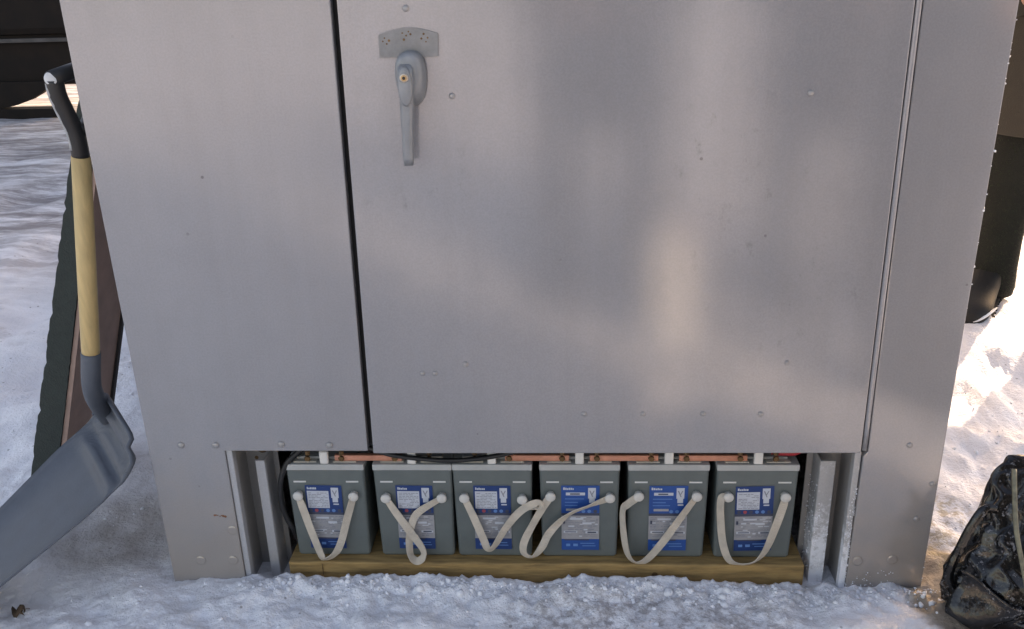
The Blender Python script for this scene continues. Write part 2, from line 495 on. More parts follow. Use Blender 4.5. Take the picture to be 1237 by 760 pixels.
def ground_height(X, Y):
    near = np.exp(-((np.clip(np.abs(X) - 2.5, 0, None) / 2.0) ** 2 + (np.clip(np.abs(Y - .6) - 2.2, 0, None) / 2.0) ** 2))
    z = 0.030 * fbm(X * 1.3, Y * 1.3, 3, 3) + 0.022 * fbm(X * 7, Y * 7, 11, 4, 0.55)
    lump = fbm(X * 22, Y * 22, 23, 3, 0.6)
    z = z + near * 0.010 * lump
    # churned crumbs along the front of the cabinet
    cr = np.exp(-((Y + 0.03) / 0.06) ** 2) * sstep(-0.62, -0.5, X) * sstep(0.9, 0.7, X)
    rid = np.abs(fbm(X * 26, Y * 26, 41, 3, 0.6))
    rid2 = np.abs(fbm(X * 70, Y * 70, 47, 2, 0.6))
    z = z + cr * (0.003 + 0.016 * rid + 0.016 * rid2) + near * 0.007 * np.abs(fbm(X * 55, Y * 55, 53, 2, 0.6)) * sstep(0.25, 0.0, Y)
    # small drift against the left foot
    z = z + 0.016 * np.exp(-((X + 0.62) / 0.14) ** 2 - ((Y + 0.025) / 0.05) ** 2)
    z = z + 0.014 * np.exp(-((X - 0.70) / 0.16) ** 2 - ((Y + 0.10) / 0.09) ** 2)
    # heaped lumps to the right
    hr = sstep(0.80, 1.0, X) * sstep(0.10, 0.35, Y) * sstep(2.6, 1.6, Y)
    z = z + hr * (0.03 * fbm(X * 5, Y * 5, 61, 4, 0.6) + 0.035 * np.abs(fbm(X * 9, Y * 9, 67, 3)) )
    # smooth scraped strip beside the left foot
    sm = np.exp(-((X + 0.93) / 0.2) ** 2 - ((Y - 0.17) / 0.17) ** 2)
    z = z * (1 - 0.75 * sm) - 0.006 * sm
    # trampled tracks
    for (cx, cy, rx, ry, dp) in ((-1.9, 1.5, .12, .2, .03), (-2.2, 2.3, .13, .22, .03), (-1.55, 0.95, .11, .18, .022),
                                 (-2.9, 3.3, .16, .24, .03), (1.7, 1.1, .12, .2, .03), (1.35, 0.95, .1, .16, .025),
                                 (2.1, 2.4, .15, .25, .035), (-.5, -.5, .11, .2, .02), (.35, -.75, .11, .2, .02)):
        z = z - dp * np.exp(-(((X - cx) / rx) ** 2 + ((Y - cy) / ry) ** 2) ** 2)
    # keep clear under the cabinet and low beside the legs of the opening
    under = sstep(-0.76, -0.74, X) * sstep(0.76, 0.74, X) * sstep(0.0, 0.03, Y) * sstep(2.9, 2.8, Y)
    z = z * (1 - under) - 0.02 * under
    far = np.sqrt(X * X + Y * Y)
    z = z + sstep(15, 120, far) * 0.6 * fbm(X * .03, Y * .03, 91, 3)
    return z - 0.006

xs = axis_coords(-1.3, 1.3, 0.0065, 400.0, 1.055)
ys = axis_coords(-0.30, 0.12, 0.0055, 400.0, 1.055)
GX, GY = np.meshgrid(xs, ys)
GZ = ground_height(GX, GY)
nx, ny = len(xs), len(ys)
verts = np.stack([GX.ravel(), GY.ravel(), GZ.ravel()], 1)
idx = np.arange(nx * ny).reshape(ny, nx)
quads = np.stack([idx[:-1, :-1].ravel(), idx[:-1, 1:].ravel(), idx[1:, 1:].ravel(), idx[1:, :-1].ravel()], 1)
me = bpy.data.meshes.new("ground")
me.vertices.add(len(verts)); me.vertices.foreach_set("co", verts.ravel())
me.loops.add(quads.size); me.loops.foreach_set("vertex_index", quads.ravel())
me.polygons.add(len(quads)); me.polygons.foreach_set("loop_start", np.arange(0, quads.size, 4))
me.polygons.foreach_set("loop_total", np.full(len(quads), 4))
me.update(); me.validate()
me.polygons.foreach_set("use_smooth", np.ones(len(quads), bool))
set_struct(link("snow_ground", me, MT['snow']))

def gz(x, y):
    return float(ground_height(np.array([[float(x)]]), np.array([[float(y)]]))[0, 0])

# ------------------------------------------------------------------ cabinet
CAB_H, CAB_D = 2.0, 2.8
OPEN_Z = 0.302
def gap_x(z): return -0.3165 + (z - 0.302) * 0.0129
def hinge_x(z): return 0.606 - (z - 0.302) * 0.0080
cab = thing('metal_cabinet', 'tall dull grey metal cabinet with a door, open battery bay at its foot', 'cabinet', (0, 0, 0))

# left panel with its foot (one folded sheet)
bm = bmesh.new()
prism_xz(bm, [(-0.750, -0.03), (-0.601, -0.03), (-0.601, OPEN_Z), (gap_x(OPEN_Z) - .006, OPEN_Z),
              (gap_x(CAB_H) - .006, CAB_H), (-0.750, CAB_H)], 0.0, 0.018)
bevel(bm, 0.0018, 2)
left_panel = from_bm('left_panel', bm, MT['sheet'], cab)
bm = bmesh.new()
prism_xz(bm, [(0.605, -0.03), (0.750, -0.03), (0.750, CAB_H), (hinge_x(CAB_H) + .007, CAB_H),
              (hinge_x(OPEN_Z) + .007, OPEN_Z - .002), (0.6065, OPEN_Z - .012)], 0.0, 0.018)
bevel(bm, 0.0018, 2)
right_panel = from_bm('right_panel', bm, MT['sheet'], cab)
# door
bm = bmesh.new()
zt = CAB_H - 0.05
prism_xz(bm, [(gap_x(OPEN_Z) + .005, OPEN_Z - .003), (hinge_x(OPEN_Z) - .0066, OPEN_Z - .002),
              (hinge_x(zt) - .0066, zt), (gap_x(zt) + .005, zt)], -0.004, 0.016)
bevel(bm, 0.0022, 2)
door = from_bm('door', bm, MT['sheet'], cab)
# rubber strip in the gap
bm = bmesh.new()
prism_xz(bm, [(gap_x(OPEN_Z) - .012, OPEN_Z + .002), (gap_x(OPEN_Z) + .012, OPEN_Z + .002),
              (gap_x(zt) + .012, zt), (gap_x(zt) - .012, zt)], 0.0195, 0.03)
from_bm('gasket', bm, MT['gasket'], cab)
# head strip above the door
bm = bmesh.new()
prism_xz(bm, [(gap_x(zt) - .004, zt + .006), (hinge_x(zt) + .005, zt + .006), (hinge_x(CAB_H) + .005, CAB_H), (gap_x(CAB_H) - .004, CAB_H)], 0.0, 0.016)
from_bm('head_strip', bm, MT['sheet'], cab)
# piano hinge
bm = bmesh.new()
tube(bm, [(hinge_x(z_), -.0005, z_) for z_ in np.arange(OPEN_Z + .003, zt, .05)], .0048, 12)
from_bm('hinge', bm, MT['sheet'], cab, True)
bm = bmesh.new()
prism_xz(bm, [(hinge_x(OPEN_Z) - .012, OPEN_Z), (hinge_x(OPEN_Z) + .012, OPEN_Z), (hinge_x(zt) + .012, zt), (hinge_x(zt) - .012, zt)], 0.0192, 0.022)
from_bm('hinge_leaf', bm, MT['gasket'], cab)
# shell
box('side_wall', (-0.7500, -0.732, 0.0183, CAB_D, -0.03, CAB_H), MT['sheet'], cab)
box('side_wall', (0.732, 0.7500, 0.0183, CAB_D, -0.03, CAB_H), MT['sheet'], cab)
box('back_wall', (-0.7315, 0.7315, CAB_D - .02, CAB_D, -0.03, CAB_H), MT['sheet'], cab)
box('roof', (-0.765, 0.765, -0.015, CAB_D + .015, CAB_H + .001, CAB_H + .035), MT['sheet'], cab, 0.004)
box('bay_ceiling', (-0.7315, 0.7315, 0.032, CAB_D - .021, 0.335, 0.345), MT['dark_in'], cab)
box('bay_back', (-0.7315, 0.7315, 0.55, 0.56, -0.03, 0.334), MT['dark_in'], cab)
# folded lips of the opening
for s, nm in ((-1, 'opening_lip'), (1, 'opening_lip')):
    bm = bmesh.new()
    if s < 0:
        prism_xz(bm, [(-0.6005, -0.03), (-0.5885, -0.03), (-0.5885, 0.3015), (-0.6005, 0.3015)], 0.004, 0.022)
    else:
        prism_xz(bm, [(0.592, -0.03), (0.6045, -0.03), (0.6045, 0.298), (0.592, 0.298)], 0.005, 0.022)
    bevel(bm, 0.002, 2)
    from_bm(nm, bm, MT['angle'] if s < 0 else MT['frosted'], cab)
# lip return and inner web of each leg
box('leg_return', (-0.602, -0.598, 0.0225, 0.10, -0.03, 0.332), MT['sheet_in'], cab)
box('leg_return', (0.598, 0.602, 0.0225, 0.10, -0.03, 0.332), MT['sheet_in'], cab)
box('leg_web', (-0.598, -0.532, 0.095, 0.100, -0.03, 0.332), MT['sheet_in'], cab)
box('leg_web', (0.532, 0.598, 0.095, 0.100, -0.03, 0.332), MT['sheet_in'], cab)
# angle-iron uprights
def angle_iron(x0, x1, s):
    bm = bmesh.new()
    prof = [(x0, .042), (x1, .042), (x1, .0445), (x0, .0445)]
    add_box(bm, x0, x1, .042, .046, -0.03, 0.256)
    side = (x1 - .003, x1) if s > 0 else (x0, x0 + .003)
    add_box(bm, side[0], side[1], .0462, .094, -0.03, 0.256)
    bevel(bm, 0.0008, 1)
    return from_bm('upright', bm, MT['angle'] if s > 0 else MT['frosted'], cab)
angle_iron(-0.561, -0.542, 1)
angle_iron(0.543, 0.572, -1)
bm = bmesh.new(); dome(bm, (-0.553, 0.072, 0.268), 0.011, 0.008, (0, -1, 0)); from_bm('bolt', bm, MT['bolt'], cab, True)
bm = bmesh.new(); tube(bm, [(-0.553, 0.072, 0.268), (-0.553, 0.0945, 0.268)], 0.008, 8); from_bm('bolt', bm, MT['bolt'], cab)
for (x, zz) in ((-0.567, 0.232), (-0.566, 0.205)):
    bm = bmesh.new(); disc(bm, (x - .01, 0.0949, zz), 0.004, 0.001); from_bm('screw_hole', bm, MT['bolt'], cab)

# rivets
bm = bmesh.new(); dome(bm, (0, 0, 0), 0.0062, 0.0038, (0, -1, 0), 12, 4); rv = bpy.data.meshes.new('rivet')
bmesh.ops.recalc_face_normals(bm, faces=bm.faces); bm.to_mesh(rv); bm.free(); rv.materials.append(MT['rivet'])
for p in rv.polygons: p.use_smooth = True
bm = bmesh.new(); disc(bm, (0, 0, 0), 0.0105, 0.0022, (0, -1, 0), 18, .5); rv2 = bpy.data.meshes.new('flat_rivet')
bmesh.ops.recalc_face_normals(bm, faces=bm.faces); bm.to_mesh(rv2); bm.free(); rv2.materials.append(MT['sheet'])
for x, zz in ((-.684, .315), (-.616, .315), (-.488, .317), (-.395, .315)):
    o = link('rivet', rv, None, left_panel); o.location = (x, 0, zz); o.scale = (1.15,) * 3
for x, zz in ((-.687, .048), (-.620, .049), (-.611, .121)):
    o = link('flat_rivet', rv2, None, left_panel); o.location = (x, 0, zz)
for x, zz, s in ((-.192, 1.101, .9), (-.126, .964, .9), (.448, .957, .85), (-.206, .467, .75), (-.183, .467, .75), (-.126, .485, .9),
              (.089, .383, .85), (.197, .383, .8), (.306, .383, .8), (.41, .382, .85), (.45, .485, .75)):
    o = link('rivet', rv, None, door); o.location = (x, -.004, zz); o.scale = (s, s, s)
for x, zz in ((.687, .315), (.739, .232), (.720, .155)):
    o = link('rivet', rv, None, right_panel); o.location = (x, 0, zz); o.scale = (.9, .9, .9)
for x, zz in ((.621, .057), (.687, .061)):
    o = link('flat_rivet', rv2, None, right_panel); o.location = (x, 0, zz)
# rust run on left foot
bm = bmesh.new()
for k in range(7):
    disc(bm, (-.642 + k * .0035 + random.uniform(-.001, .001), 0.0002, .157 - k * .0006 + random.uniform(-.0015, .0015)), random.uniform(.0012, .0028), .0006, (0, -1, 0), 8)
from_bm('rust_spot', bm, MT['rust'], left_panel)

# door handle: cabinet > door_handle > plate, grip, lock
YD = -0.004
bm = bmesh.new()
pts = [(-.239, 1.027), (-.145, 1.027)]
for k in range(13):
    t = k / 12
    pts.append((-.143 - .095 * t, 1.062 + .010 * math.sin(math.pi * t)))
prism_xz(bm, pts, YD - .0030, YD)
dh = from_bm('door_handle', bm, MT['plate'], cab)
bm = bmesh.new()
for (cx, cz) in ((-.229, 1.057), (-.222, 1.053), (-.226, 1.048), (-.232, 1.052), (-.200, 1.064), (-.194, 1.060), (-.198, 1.054), (-.190, 1.066), (-.187, 1.062),
                 (-.166, 1.062), (-.160, 1.056), (-.170, 1.055), (-.163, 1.050)):
    disc(bm, (cx, YD - .003, cz), random.uniform(.0012, .0022), .0005, (0, -1, 0), 8)
from_bm('pit_mark', bm, MT['bolt'], dh)
def oval(cx, cz, rx, rzu, rzd, y, n=28, e=2.4):
    out = []
    for k in range(n):
        a = 2 * math.pi * k / n
        c, s = math.cos(a), math.sin(a)
        x = rx * math.copysign(abs(c) ** (2 / e), c); zz = (rzu if s > 0 else rzd) * math.copysign(abs(s) ** (2 / e), s)
        out.append((cx + x, y, cz + zz))
    return out
bm = bmesh.new()
loft(bm, [oval(-.189, 1.000, .0245, .038, .050, YD), oval(-.189, 1.001, .0240, .037, .048, YD - .012),
          oval(-.190, 1.003, .0225, .035, .040, YD - .024), oval(-.191, 1.004, .019, .031, .033, YD - .031), oval(-.191, 1.004, .013, .025, .026, YD - .033)])
from_bm('handle_boss', bm, MT['cast'], dh, True)
# lever : sections along z
def rsec(xc, w, y0, y1, z, n=6, r=.35):
    out = []; h = y1 - y0
    rr = min(w, h) * r
    for (sx, sy, a0) in ((1, 1, 0), (-1, 1, 90), (-1, -1, 180), (1, -1, 270)):
        for k in range(n):
            a = rad(a0 + 90 * k / (n - 1))
            out.append((xc + sx * (w / 2 - rr) + rr * math.cos(a), (y0 + y1) / 2 + sy * (h / 2 - rr) + rr * math.sin(a), z))
    return out
bm = bmesh.new()
loft(bm, [rsec(-.1945, .014, -.040, -.030, 1.0195), rsec(-.1945, .0245, -.046, -.026, 1.015), rsec(-.1945, .0265, -.048, -.022, 1.003), rsec(-.194, .0255, -.048, -.02, .985),
          rsec(-.195, .0225, -.047, -.020, .965), rsec(-.1965, .0205, -.046, -.020, .94), rsec(-.198, .018, -.045, -.021, .90), rsec(-.199, .0165, -.044, -.022, .872), rsec(-.1992, .0155, -.042, -.024, .859)])
from_bm('grip', bm, MT['cast'], dh, True)
bm = bmesh.new()
loft(bm, [oval(-.1945, .985, .0118, .033, .030, -.0475, 24, 2.2), oval(-.1945, .985, .0108, .032, .029, -.0510, 24, 2.2), oval(-.1945, .985, .008, .029, .026, -.0522, 24, 2.2)])
from_bm('lock_cover', bm, MT['cast'], dh, True)
bm = bmesh.new(); disc(bm, (-.1945, -.0522, 1.0), .0068, .0022, (0, -1, 0), 20); lockr = from_bm('lock', bm, MT['brass_lt'], dh, True)
bm = bmesh.new(); disc(bm, (-.1945, -.0543, 1.0), .0048, .0008, (0, -1, 0), 16); from_bm('lock_plug', bm, MT['brass'], dh)
bm = bmesh.new(); disc(bm, (-.1945, -.0550, 1.0), .0026, .0007, (0, -1, 0), 12); from_bm('keyhole', bm, MT['black'], dh)

# frost clinging to the right rim and to the right leg
def crumbs(name, n, sampler, m, parent=None, lo=.001, hi=.003, kind='stuff'):
    bi = bmesh.new(); bmesh.ops.create_icosphere(bi, subdivisions=1, radius=1.0)
    base = [v.co.copy() for v in bi.verts]; F = [tuple(v.index for v in f.verts) for f in bi.faces]; bi.free()
    V = []; FF = []
    for _ in range(n):
        p = sampler(); s = random.uniform(lo, hi) * (1 if random.random() < .85 else 1.7)
        if len(p) == 4: s *= p[3]
        q = Matrix.Rotation(random.uniform(0, 6.28), 3, Vector((random.uniform(-1, 1), random.uniform(-1, 1), random.uniform(-1, 1) + .01)).normalized())
        o = len(V)
        for b in base:
            w = q @ (b * s * random.uniform(.6, 1.2)); V.append((p[0] + w.x, p[1] + w.y, p[2] + w.z))
        FF += [(a + o, b + o, c + o) for a, b, c in F]
    me = bpy.data.meshes.new(name); me.from_pydata(V, [], FF); me.update()
    ob = link(name, me, m, parent, True)
    ob['kind'] = kind
    return ob
crumbs('rim_frost', 260, lambda: (.7500 + random.uniform(-.001, .001), random.uniform(-.0005, .012), random.uniform(0, 1) ** 0.8 * 1.6), MT['frost'], cab, .0006, .0016)
def leg_frost():
    k = random.random()
    if k < .45:
        zz = random.random() ** 1.3 * .22
        return (.600 + random.uniform(-.004, .005) , .003 + random.uniform(0, .004), zz)
    if k < .8:
        zz = random.random() ** 1.5 * .2
        return (.5425 - random.uniform(0, .002), random.uniform(.046, .094), zz)
    if k < .9:
        return (random.uniform(.543, .572), .0418, random.random() ** 2 * .16)
    return (random.uniform(.60, .70), -.0003, .0 + random.random() ** 2 * .035)
crumbs('leg_frost', 420, leg_frost, MT['frost'], cab, .0005, .0015)

# ------------------------------------------------------------------ timber under the batteries
bm = bmesh.new(); add_box(bm, -.515, .528, .022, .30, -.02, .0285)
bmesh.ops.subdivide_edges(bm, edges=[e for e in bm.edges if abs(e.verts[0].co.x - e.verts[1].co.x) > .5], cuts=40)
for v in bm.verts:
    if v.co.y < .1:
        v.co.y += random.uniform(-.0012, .0012); v.co.z += random.uniform(-.0012, .0008)
timber = thing('timber_beam', 'long yellowish timber beam lying under the row of batteries', 'timber')
o = from_bm('beam', bm, MT['timber'], timber)
mod = o.modifiers.new('bevel', 'BEVEL'); mod.width = .003; mod.segments = 2; mod.limit_method = 'ANGLE'
bm = bmesh.new(); disc(bm, (.232, .0215, .004), .006, .0015, (0, -1, 0), 12); from_bm('knot', bm, MT['bolt'], timber)
bm = bmesh.new(); add_box(bm, -.445, -.4435, .0192, .0202, 0, .0265); from_bm('crack', bm, MT['bolt'], timber)

# ------------------------------------------------------------------ batteries
BZ = .0300; BH = .216; BW = .156; BD = .24; BY = .045
def flat(V, F, MI, x0, x1, z0, z1, y, mi):
    o = len(V); V += [(x0, y, z0), (x1, y, z0), (x1, y, z1), (x0, y, z1)]
    F.append((o, o + 1, o + 2, o + 3)); MI.append(mi)
LAB = ['l_blue', 'l_navy', 'l_white', 'l_grey', 'l_ink', 'l_text', 'l_sky', 'l_red']
def make_label(kind, seed):
    """kind 'panel' has a white printed panel, 'plain' is royal blue with small white tabs"""
    rn = random.Random(seed)
    V, F, MI = [], [], []
    w = .037; x0, x1 = -w, w
    top, bot = .075, -.075
    L = [0.0]
    def y(k): return -.00035 * k
    main = 1 if kind == 'panel' else 0
    flat(V, F, MI, x0, x1, bot, top, y(0), 3)
    flat(V, F, MI, x0, x1, .012, top, y(1), main)                   # top blue field
    flat(V, F, MI, x0, x1, bot, -.049, y(1), 0 if kind == 'plain' else 1)   # bottom blue field
    flat(V, F, MI, x0, x1, .006, .012, y(1), 4)
    flat(V, F, MI, x0 + .006, x1 - .02, -.052, -.049, y(2), 4)
    # header word (small, unreadable in the photo) as strokes
    xx = x0 + .004
    for k in range(6):
        ww = rn.uniform(.002, .0032); hh = .0055 if k == 0 else rn.choice((.0036, .0036, .0046))
        flat(V, F, MI, xx, xx + ww, .0655, .0655 + hh, y(2), 2); xx += ww + .0007
    if kind == 'panel':
        flat(V, F, MI, x0 + .003, x0 + .047, .022, .062, y(2), 2)
        zz = .058
        while zz > .025:
            xx = x0 + .006
            while xx < x0 + .044:
                ww = rn.uniform(.003, .009); ww = min(ww, x0 + .045 - xx)
                if rn.random() < .8: flat(V, F, MI, xx, xx + ww, zz - .0013, zz, y(3), 5)
                xx += ww + .0015
            zz -= .0036
    else:
        flat(V, F, MI, x0 + .009, x0 + .046, .053, .0595, y(2), 2)
        flat(V, F, MI, x0 + .017, x0 + .036, .0548, .0577, y(3), 4)
        for zz in (.044, .036, .029):
            flat(V, F, MI, x0 + .007, x0 + rn.uniform(.03, .046), zz, zz + .0018, y(2), 6)
        flat(V, F, MI, x0 + .009, x0 + .038, .017, .0225, y(2), 3)
    # white figure with a cross stroke, right
    fx0, fx1 = x1 - .022, x1 - .007
    flat(V, F, MI, fx0, fx1, .046, .070, y(2), 2)
    flat(V, F, MI, fx0 + .002, fx1 - .002, .036, .046, y(2), 2)
    o = len(V); V += [(fx0 + .002, y(3), .064), (fx0 + .0045, y(3), .064), (fx1 - .005, y(3), .050), (fx1 - .0075, y(3), .050)]
    F.append((o, o + 1, o + 2, o + 3)); MI.append(5)
    o = len(V); V += [(fx1 - .0045, y(3), .064), (fx1 - .002, y(3), .064), (fx0 + .0085, y(3), .055), (fx0 + .0065, y(3), .055)]
    F.append((o, o + 1, o + 2, o + 3)); MI.append(5)
    flat(V, F, MI, fx0 + .003, fx1 - .001, .030, .033, y(2), 2)
    # row of round pictograms
    for k, mi in enumerate((4, 7, 4, 6, 6, 4)):
        if kind == 'plain' and k < 3: continue
        cx = x0 + .008 + k * .0116; cz = .0165; o = len(V)
        for q in range(12): V.append((cx + .0038 * math.cos(q * math.pi / 6), y(3), cz + .0038 * math.sin(q * math.pi / 6)))
        F.append(tuple(range(o, o + 12))); MI.append(mi)
    # small print block
    zz = .003
    while zz > -.045:
        hh = rn.choice((.0014, .0014, .0022))
        xx = x0 + .003
        while xx < x1 - .006:
            ww = rn.uniform(.003, .012); ww = min(ww, x1 - .003 - xx)
            rr = rn.random()
            if rr < .55: flat(V, F, MI, xx, xx + ww, zz - hh, zz, y(2), 5)
            elif rr < .70: flat(V, F, MI, xx, xx + ww, zz - hh * 1.5, zz, y(2), 2)
            xx += ww + .002
        zz -= .0040
    for (a, b, c, d) in ((-.020, .006, -.003, .001), (-.033, -.006, -.034, -.029), (.010, .034, -.035, -.030), (.004, .022, -.014, -.009)):
        flat(V, F, MI, a, b, c, d, y(3), 2)
    for (a, b, c, d) in ((-.030, -.008, -.0325, -.0305), (.014, .031, -.034, -.031), (-.034, -.030, -.012, -.004)):
        flat(V, F, MI, a, b, c, d, y(4), 4)
    # bottom marks
    for (a, b, c, d) in ((-.028, -.020, -.066, -.060), (-.014, -.005, -.066, -.060)):
        flat(V, F, MI, a, b, c, d, y(2), 6 if kind == 'plain' else 6)
    flat(V, F, MI, .0, .028, -.060, -.058, y(2), 6); flat(V, F, MI, .004, .03, -.066, -.064, y(2), 6)
    me = bpy.data.meshes.new('label'); me.from_pydata(V, [], F)
    for n in LAB: me.materials.append(MT[n])
    me.polygons.foreach_set('material_index', MI); me.update()
    return me

def ribbon(bm, pts, width, thick=.0018, twist=None):
    """flat webbing strap along pts lying mostly facing the camera side (-y)"""
    P = catmull(pts, 7)
    n = len(P); rings = []
    for i, p in enumerate(P):
        t = (P[min(i + 1, n - 1)] - P[max(i - 1, 0)]).normalized()
        nr = Vector((0, -1, 0.12))
        nr = (nr - t * nr.dot(t)).normalized()
        if twist:
            a = np.interp(i / (n - 1), [q[0] for q in twist], [q[1] for q in twist])
            nr = Matrix.Rotation(rad(a), 3, t) @ nr
        b = t.cross(nr)
        w = width / 2; h = thick / 2
        rings.append([p + b * w + nr * h, p + b * w - nr * h, p - b * w - nr * h, p - b * w + nr * h])
    loft(bm, rings)

case_mesh = None
ORD = ['leftmost grey battery, black cable looping down beside it',
       'grey battery with its strap twisted into a crossed loop, second from left',
       'grey battery third from left, its strap reaching across the next gap',
       'bright blue labelled grey battery fourth from left, strap hanging into the gap on its left',
       'bright blue labelled grey battery, strap hooked out over its left side, fifth from left',
       'rightmost grey battery with a wide U shaped strap']
BX = [(-.424, -.0030), (-.2490, -.002), (-.0905, -.002), (.0815, -.001), (.2550, .0), (.4265, -.0015)]
KN = [((-.481, .179), (-.369, .178)), ((-.304, .174), (-.192, .175)), ((-.147, .175), (-.032, .172)), ((.024, .179), (.141, .176)),
      ((.197, .180), (.310, .180)), ((.371, .179), (.481, .179))]
LX = [-.432, -.2485, -.0925, .0830, .2565, .4250]
LK = ['panel', 'panel', 'panel', 'plain', 'plain', 'panel']
# strap paths as (x, z, y) in front of the battery faces
SP = [
 [(-.481, .179, .030), (-.473, .150, .022), (-.462, .105, .014), (-.447, .048, .008), (-.440, .034, .006), (-.418, .046, .008), (-.402, .075, .012), (-.385, .130, .020), (-.369, .178, .028)],
 [(-.304, .174, .030), (-.287, .145, .022), (-.262, .105, .012), (-.237, .064, .004), (-.236, .042, .002), (-.250, .031, .006), (-.262, .045, .012), (-.262, .085, .020), (-.252, .125, .024), (-.236, .146, .026), (-.192, .175, .030)],
 [(-.147, .175, .030), (-.130, .135, .018), (-.112, .085, .010), (-.103, .062, .006), (-.090, .068, .008), (-.065, .112, .012), (-.035, .150, .014), (-.004, .168, .016), (.004, .160, .020), (-.018, .158, .026), (-.032, .172, .030)],
 [(.024, .179, .028), (.010, .160, .016), (-.012, .120, .006), (-.030, .080, .000), (-.030, .054, -.002), (-.012, .046, .000), (.006, .068, .006), (.022, .100, .014), (.058, .138, .022), (.100, .158, .026), (.141, .176, .030)],
 [(.197, .180, .030), (.176, .164, .022), (.166, .152, .016), (.168, .105, .010), (.176, .055, .004), (.192, .033, .002), (.214, .038, .004), (.244, .075, .012), (.275, .125, .020), (.310, .180, .030)],
 [(.371, .179, .030), (.357, .176, .024), (.358, .130, .016), (.366, .072, .008), (.384, .034, .004), (.420, .031, .003), (.446, .056, .006), (.464, .110, .014), (.476, .155, .022), (.481, .179, .028)],
]
TW = [[(0, 30), (.12, -12), (.4, 10), (.5, 50), (.62, 38), (.75, -8), (.9, 20), (1, 45)],
      [(0, 25), (.2, -20), (.38, 48), (.48, 20), (.58, 60), (.7, 15), (.85, -10), (1, 35)],
      [(0, 20), (.2, -15), (.38, 45), (.5, 15), (.62, -25), (.75, 15), (.85, 70), (1, 20)],
      [(0, 20), (.2, -22), (.35, 20), (.5, 50), (.66, -25), (.8, 48), (.9, 52), (1, 10)],
      [(0, 25), (.22, 58), (.36, 40), (.55, 55), (.68, 12), (.82, -12), (.9, 15), (1, 30)],
      [(0, 30), (.15, 40), (.35, 8), (.5, 46), (.6, 52), (.75, 0), (.88, -20), (1, 25)]]

def rounded_case(bm):
    rings = []
    for (z, ins) in ((0, .003), (.004, .001), (.10, .0), (BH - .014, -.0005)):
        w = BW / 2 - ins - .002 * (1 - z / BH); d0, d1 = ins, BD - ins
        r = .006; ring = []
        for (cx, cy, a0) in ((w - r, d1 - r, 0), (-w + r, d1 - r, 90), (-w + r, d0 + r, 180), (w - r, d0 + r, 270)):
            for k in range(4):
                a = rad(a0 + 30 * k); ring.append((cx + r * math.cos(a), cy + r * math.sin(a), z))
        rings.append(ring)
    loft(bm, rings)

for i in range(6):
    bx, lean = BX[i]
    t = thing('battery', ORD[i], 'battery', (bx, BY, BZ), 'row of batteries in the cabinet bay')
    t.rotation_euler = (0, 0, 0)
    if case_mesh is None:
        bm = bmesh.new(); rounded_case(bm); o = from_bm('case', bm, MT['case'], t); case_mesh = o.data
        bm = bmesh.new(); add_box(bm, -BW / 2 - .001, BW / 2 + .001, -.0015, BD, BH - .0138, BH); bevel(bm, .0025, 2); lid_mesh = from_bm('lid', bm, MT['lid'], t).data
        lid_o = t.children[-1]
    else:
        link('case', case_mesh, None, t); lid_o = link('lid', lid_mesh, None, t)
    # raised centre block, clip, pads and terminal bolts on the lid
    bm = bmesh.new(); add_box(bm, -.060, .060, .018, BD - .03, BH + .0003, BH + .006); bevel(bm, .002, 1); from_bm('raised_lid', bm, MT['lid'], t)
    bm = bmesh.new(); add_box(bm, -.0085, .0085, .002, .012, BH - .004, BH + .027); add_box(bm, -.0085, .0085, .0125, .05, BH + .0265, BH + .0295); bevel(bm, .0015, 1); from_bm('clip', bm, MT['clip'], t)
    for s in (-1, 1):
        bm = bmesh.new(); add_box(bm, s * .040 - .023, s * .040 + .023, .0065, .0172, BH + .0003, BH + .0022); from_bm('terminal_pad', bm, MT['cream'], t)
        bm = bmesh.new()
        disc(bm, (s * .034, .0083, BH + .0088), .0062, .004, (0, -1, 0), 6)
        tube(bm, [(s * .034, .0125, BH + .0152), (s * .034, .0125, BH + .024)], .0055, 6)
        from_bm('terminal', bm, MT['bolt'], t)
    for s in (-1, 1):
        bm = bmesh.new(); add_box(bm, s * .053 - .0125, s * .053 + .0125, -.0015, .0005, .175, .1782); from_bm('slot', bm, MT['slot'], t)
    lo = link('label', make_label(LK[i], 100 + i), None, t)
    lo.location = (LX[i] - bx, -.0016, .1235 - BZ)
    lo.rotation_euler = (0, rad((1.0, 0.6, 0.4, 0, -.2, -1.6)[i]), 0)
    if i in (3, 4): lo.scale = (1.02, 1, 1.01)
    for (kx, kz) in KN[i]:
        bm = bmesh.new()
        disc(bm, (kx - bx, .001, kz - BZ), .0075, .010, (0, -1, 0), 18, .2)
        disc(bm, (kx - bx, -.010, kz - BZ), .0102, .0055, (0, -1, 0), 20, .5)
        from_bm('knob', bm, MT['knob'], t, True)
    bm = bmesh.new()
    ribbon(bm, [(x - bx, .022 + y * .45 - BY, z - BZ) for (x, z, y) in SP[i]], .0150, .0018, TW[i])
    from_bm('strap', bm, MT['strap'], t, False)

# ------------------------------------------------------------------ bus bars and cables
LINKS = [(0, 1, 'copper bar joining the leftmost battery to the second'), (2, 3, 'copper bar joining the third and fourth battery from the left'),
         (3, 4, 'copper bar joining the two batteries with bright blue labels'), (4, 5, 'copper bar joining the rightmost battery to its neighbour')]
for a, b, lab in LINKS:
    xa, xb = BX[a][0] + .020, BX[b][0] - .020
    if a == 2: xa += .006
    bm = bmesh.new()
    z0 = BZ + BH + .0024
    add_box(bm, xa, xb, BY + .0085, BY + .0175, z0, z0 + .0125); bevel(bm, .001, 1)
    tag(from_bm('copper_bus_bar', bm, MT['copper'], None), lab, 'bus bar', 'copper bars linking the batteries')

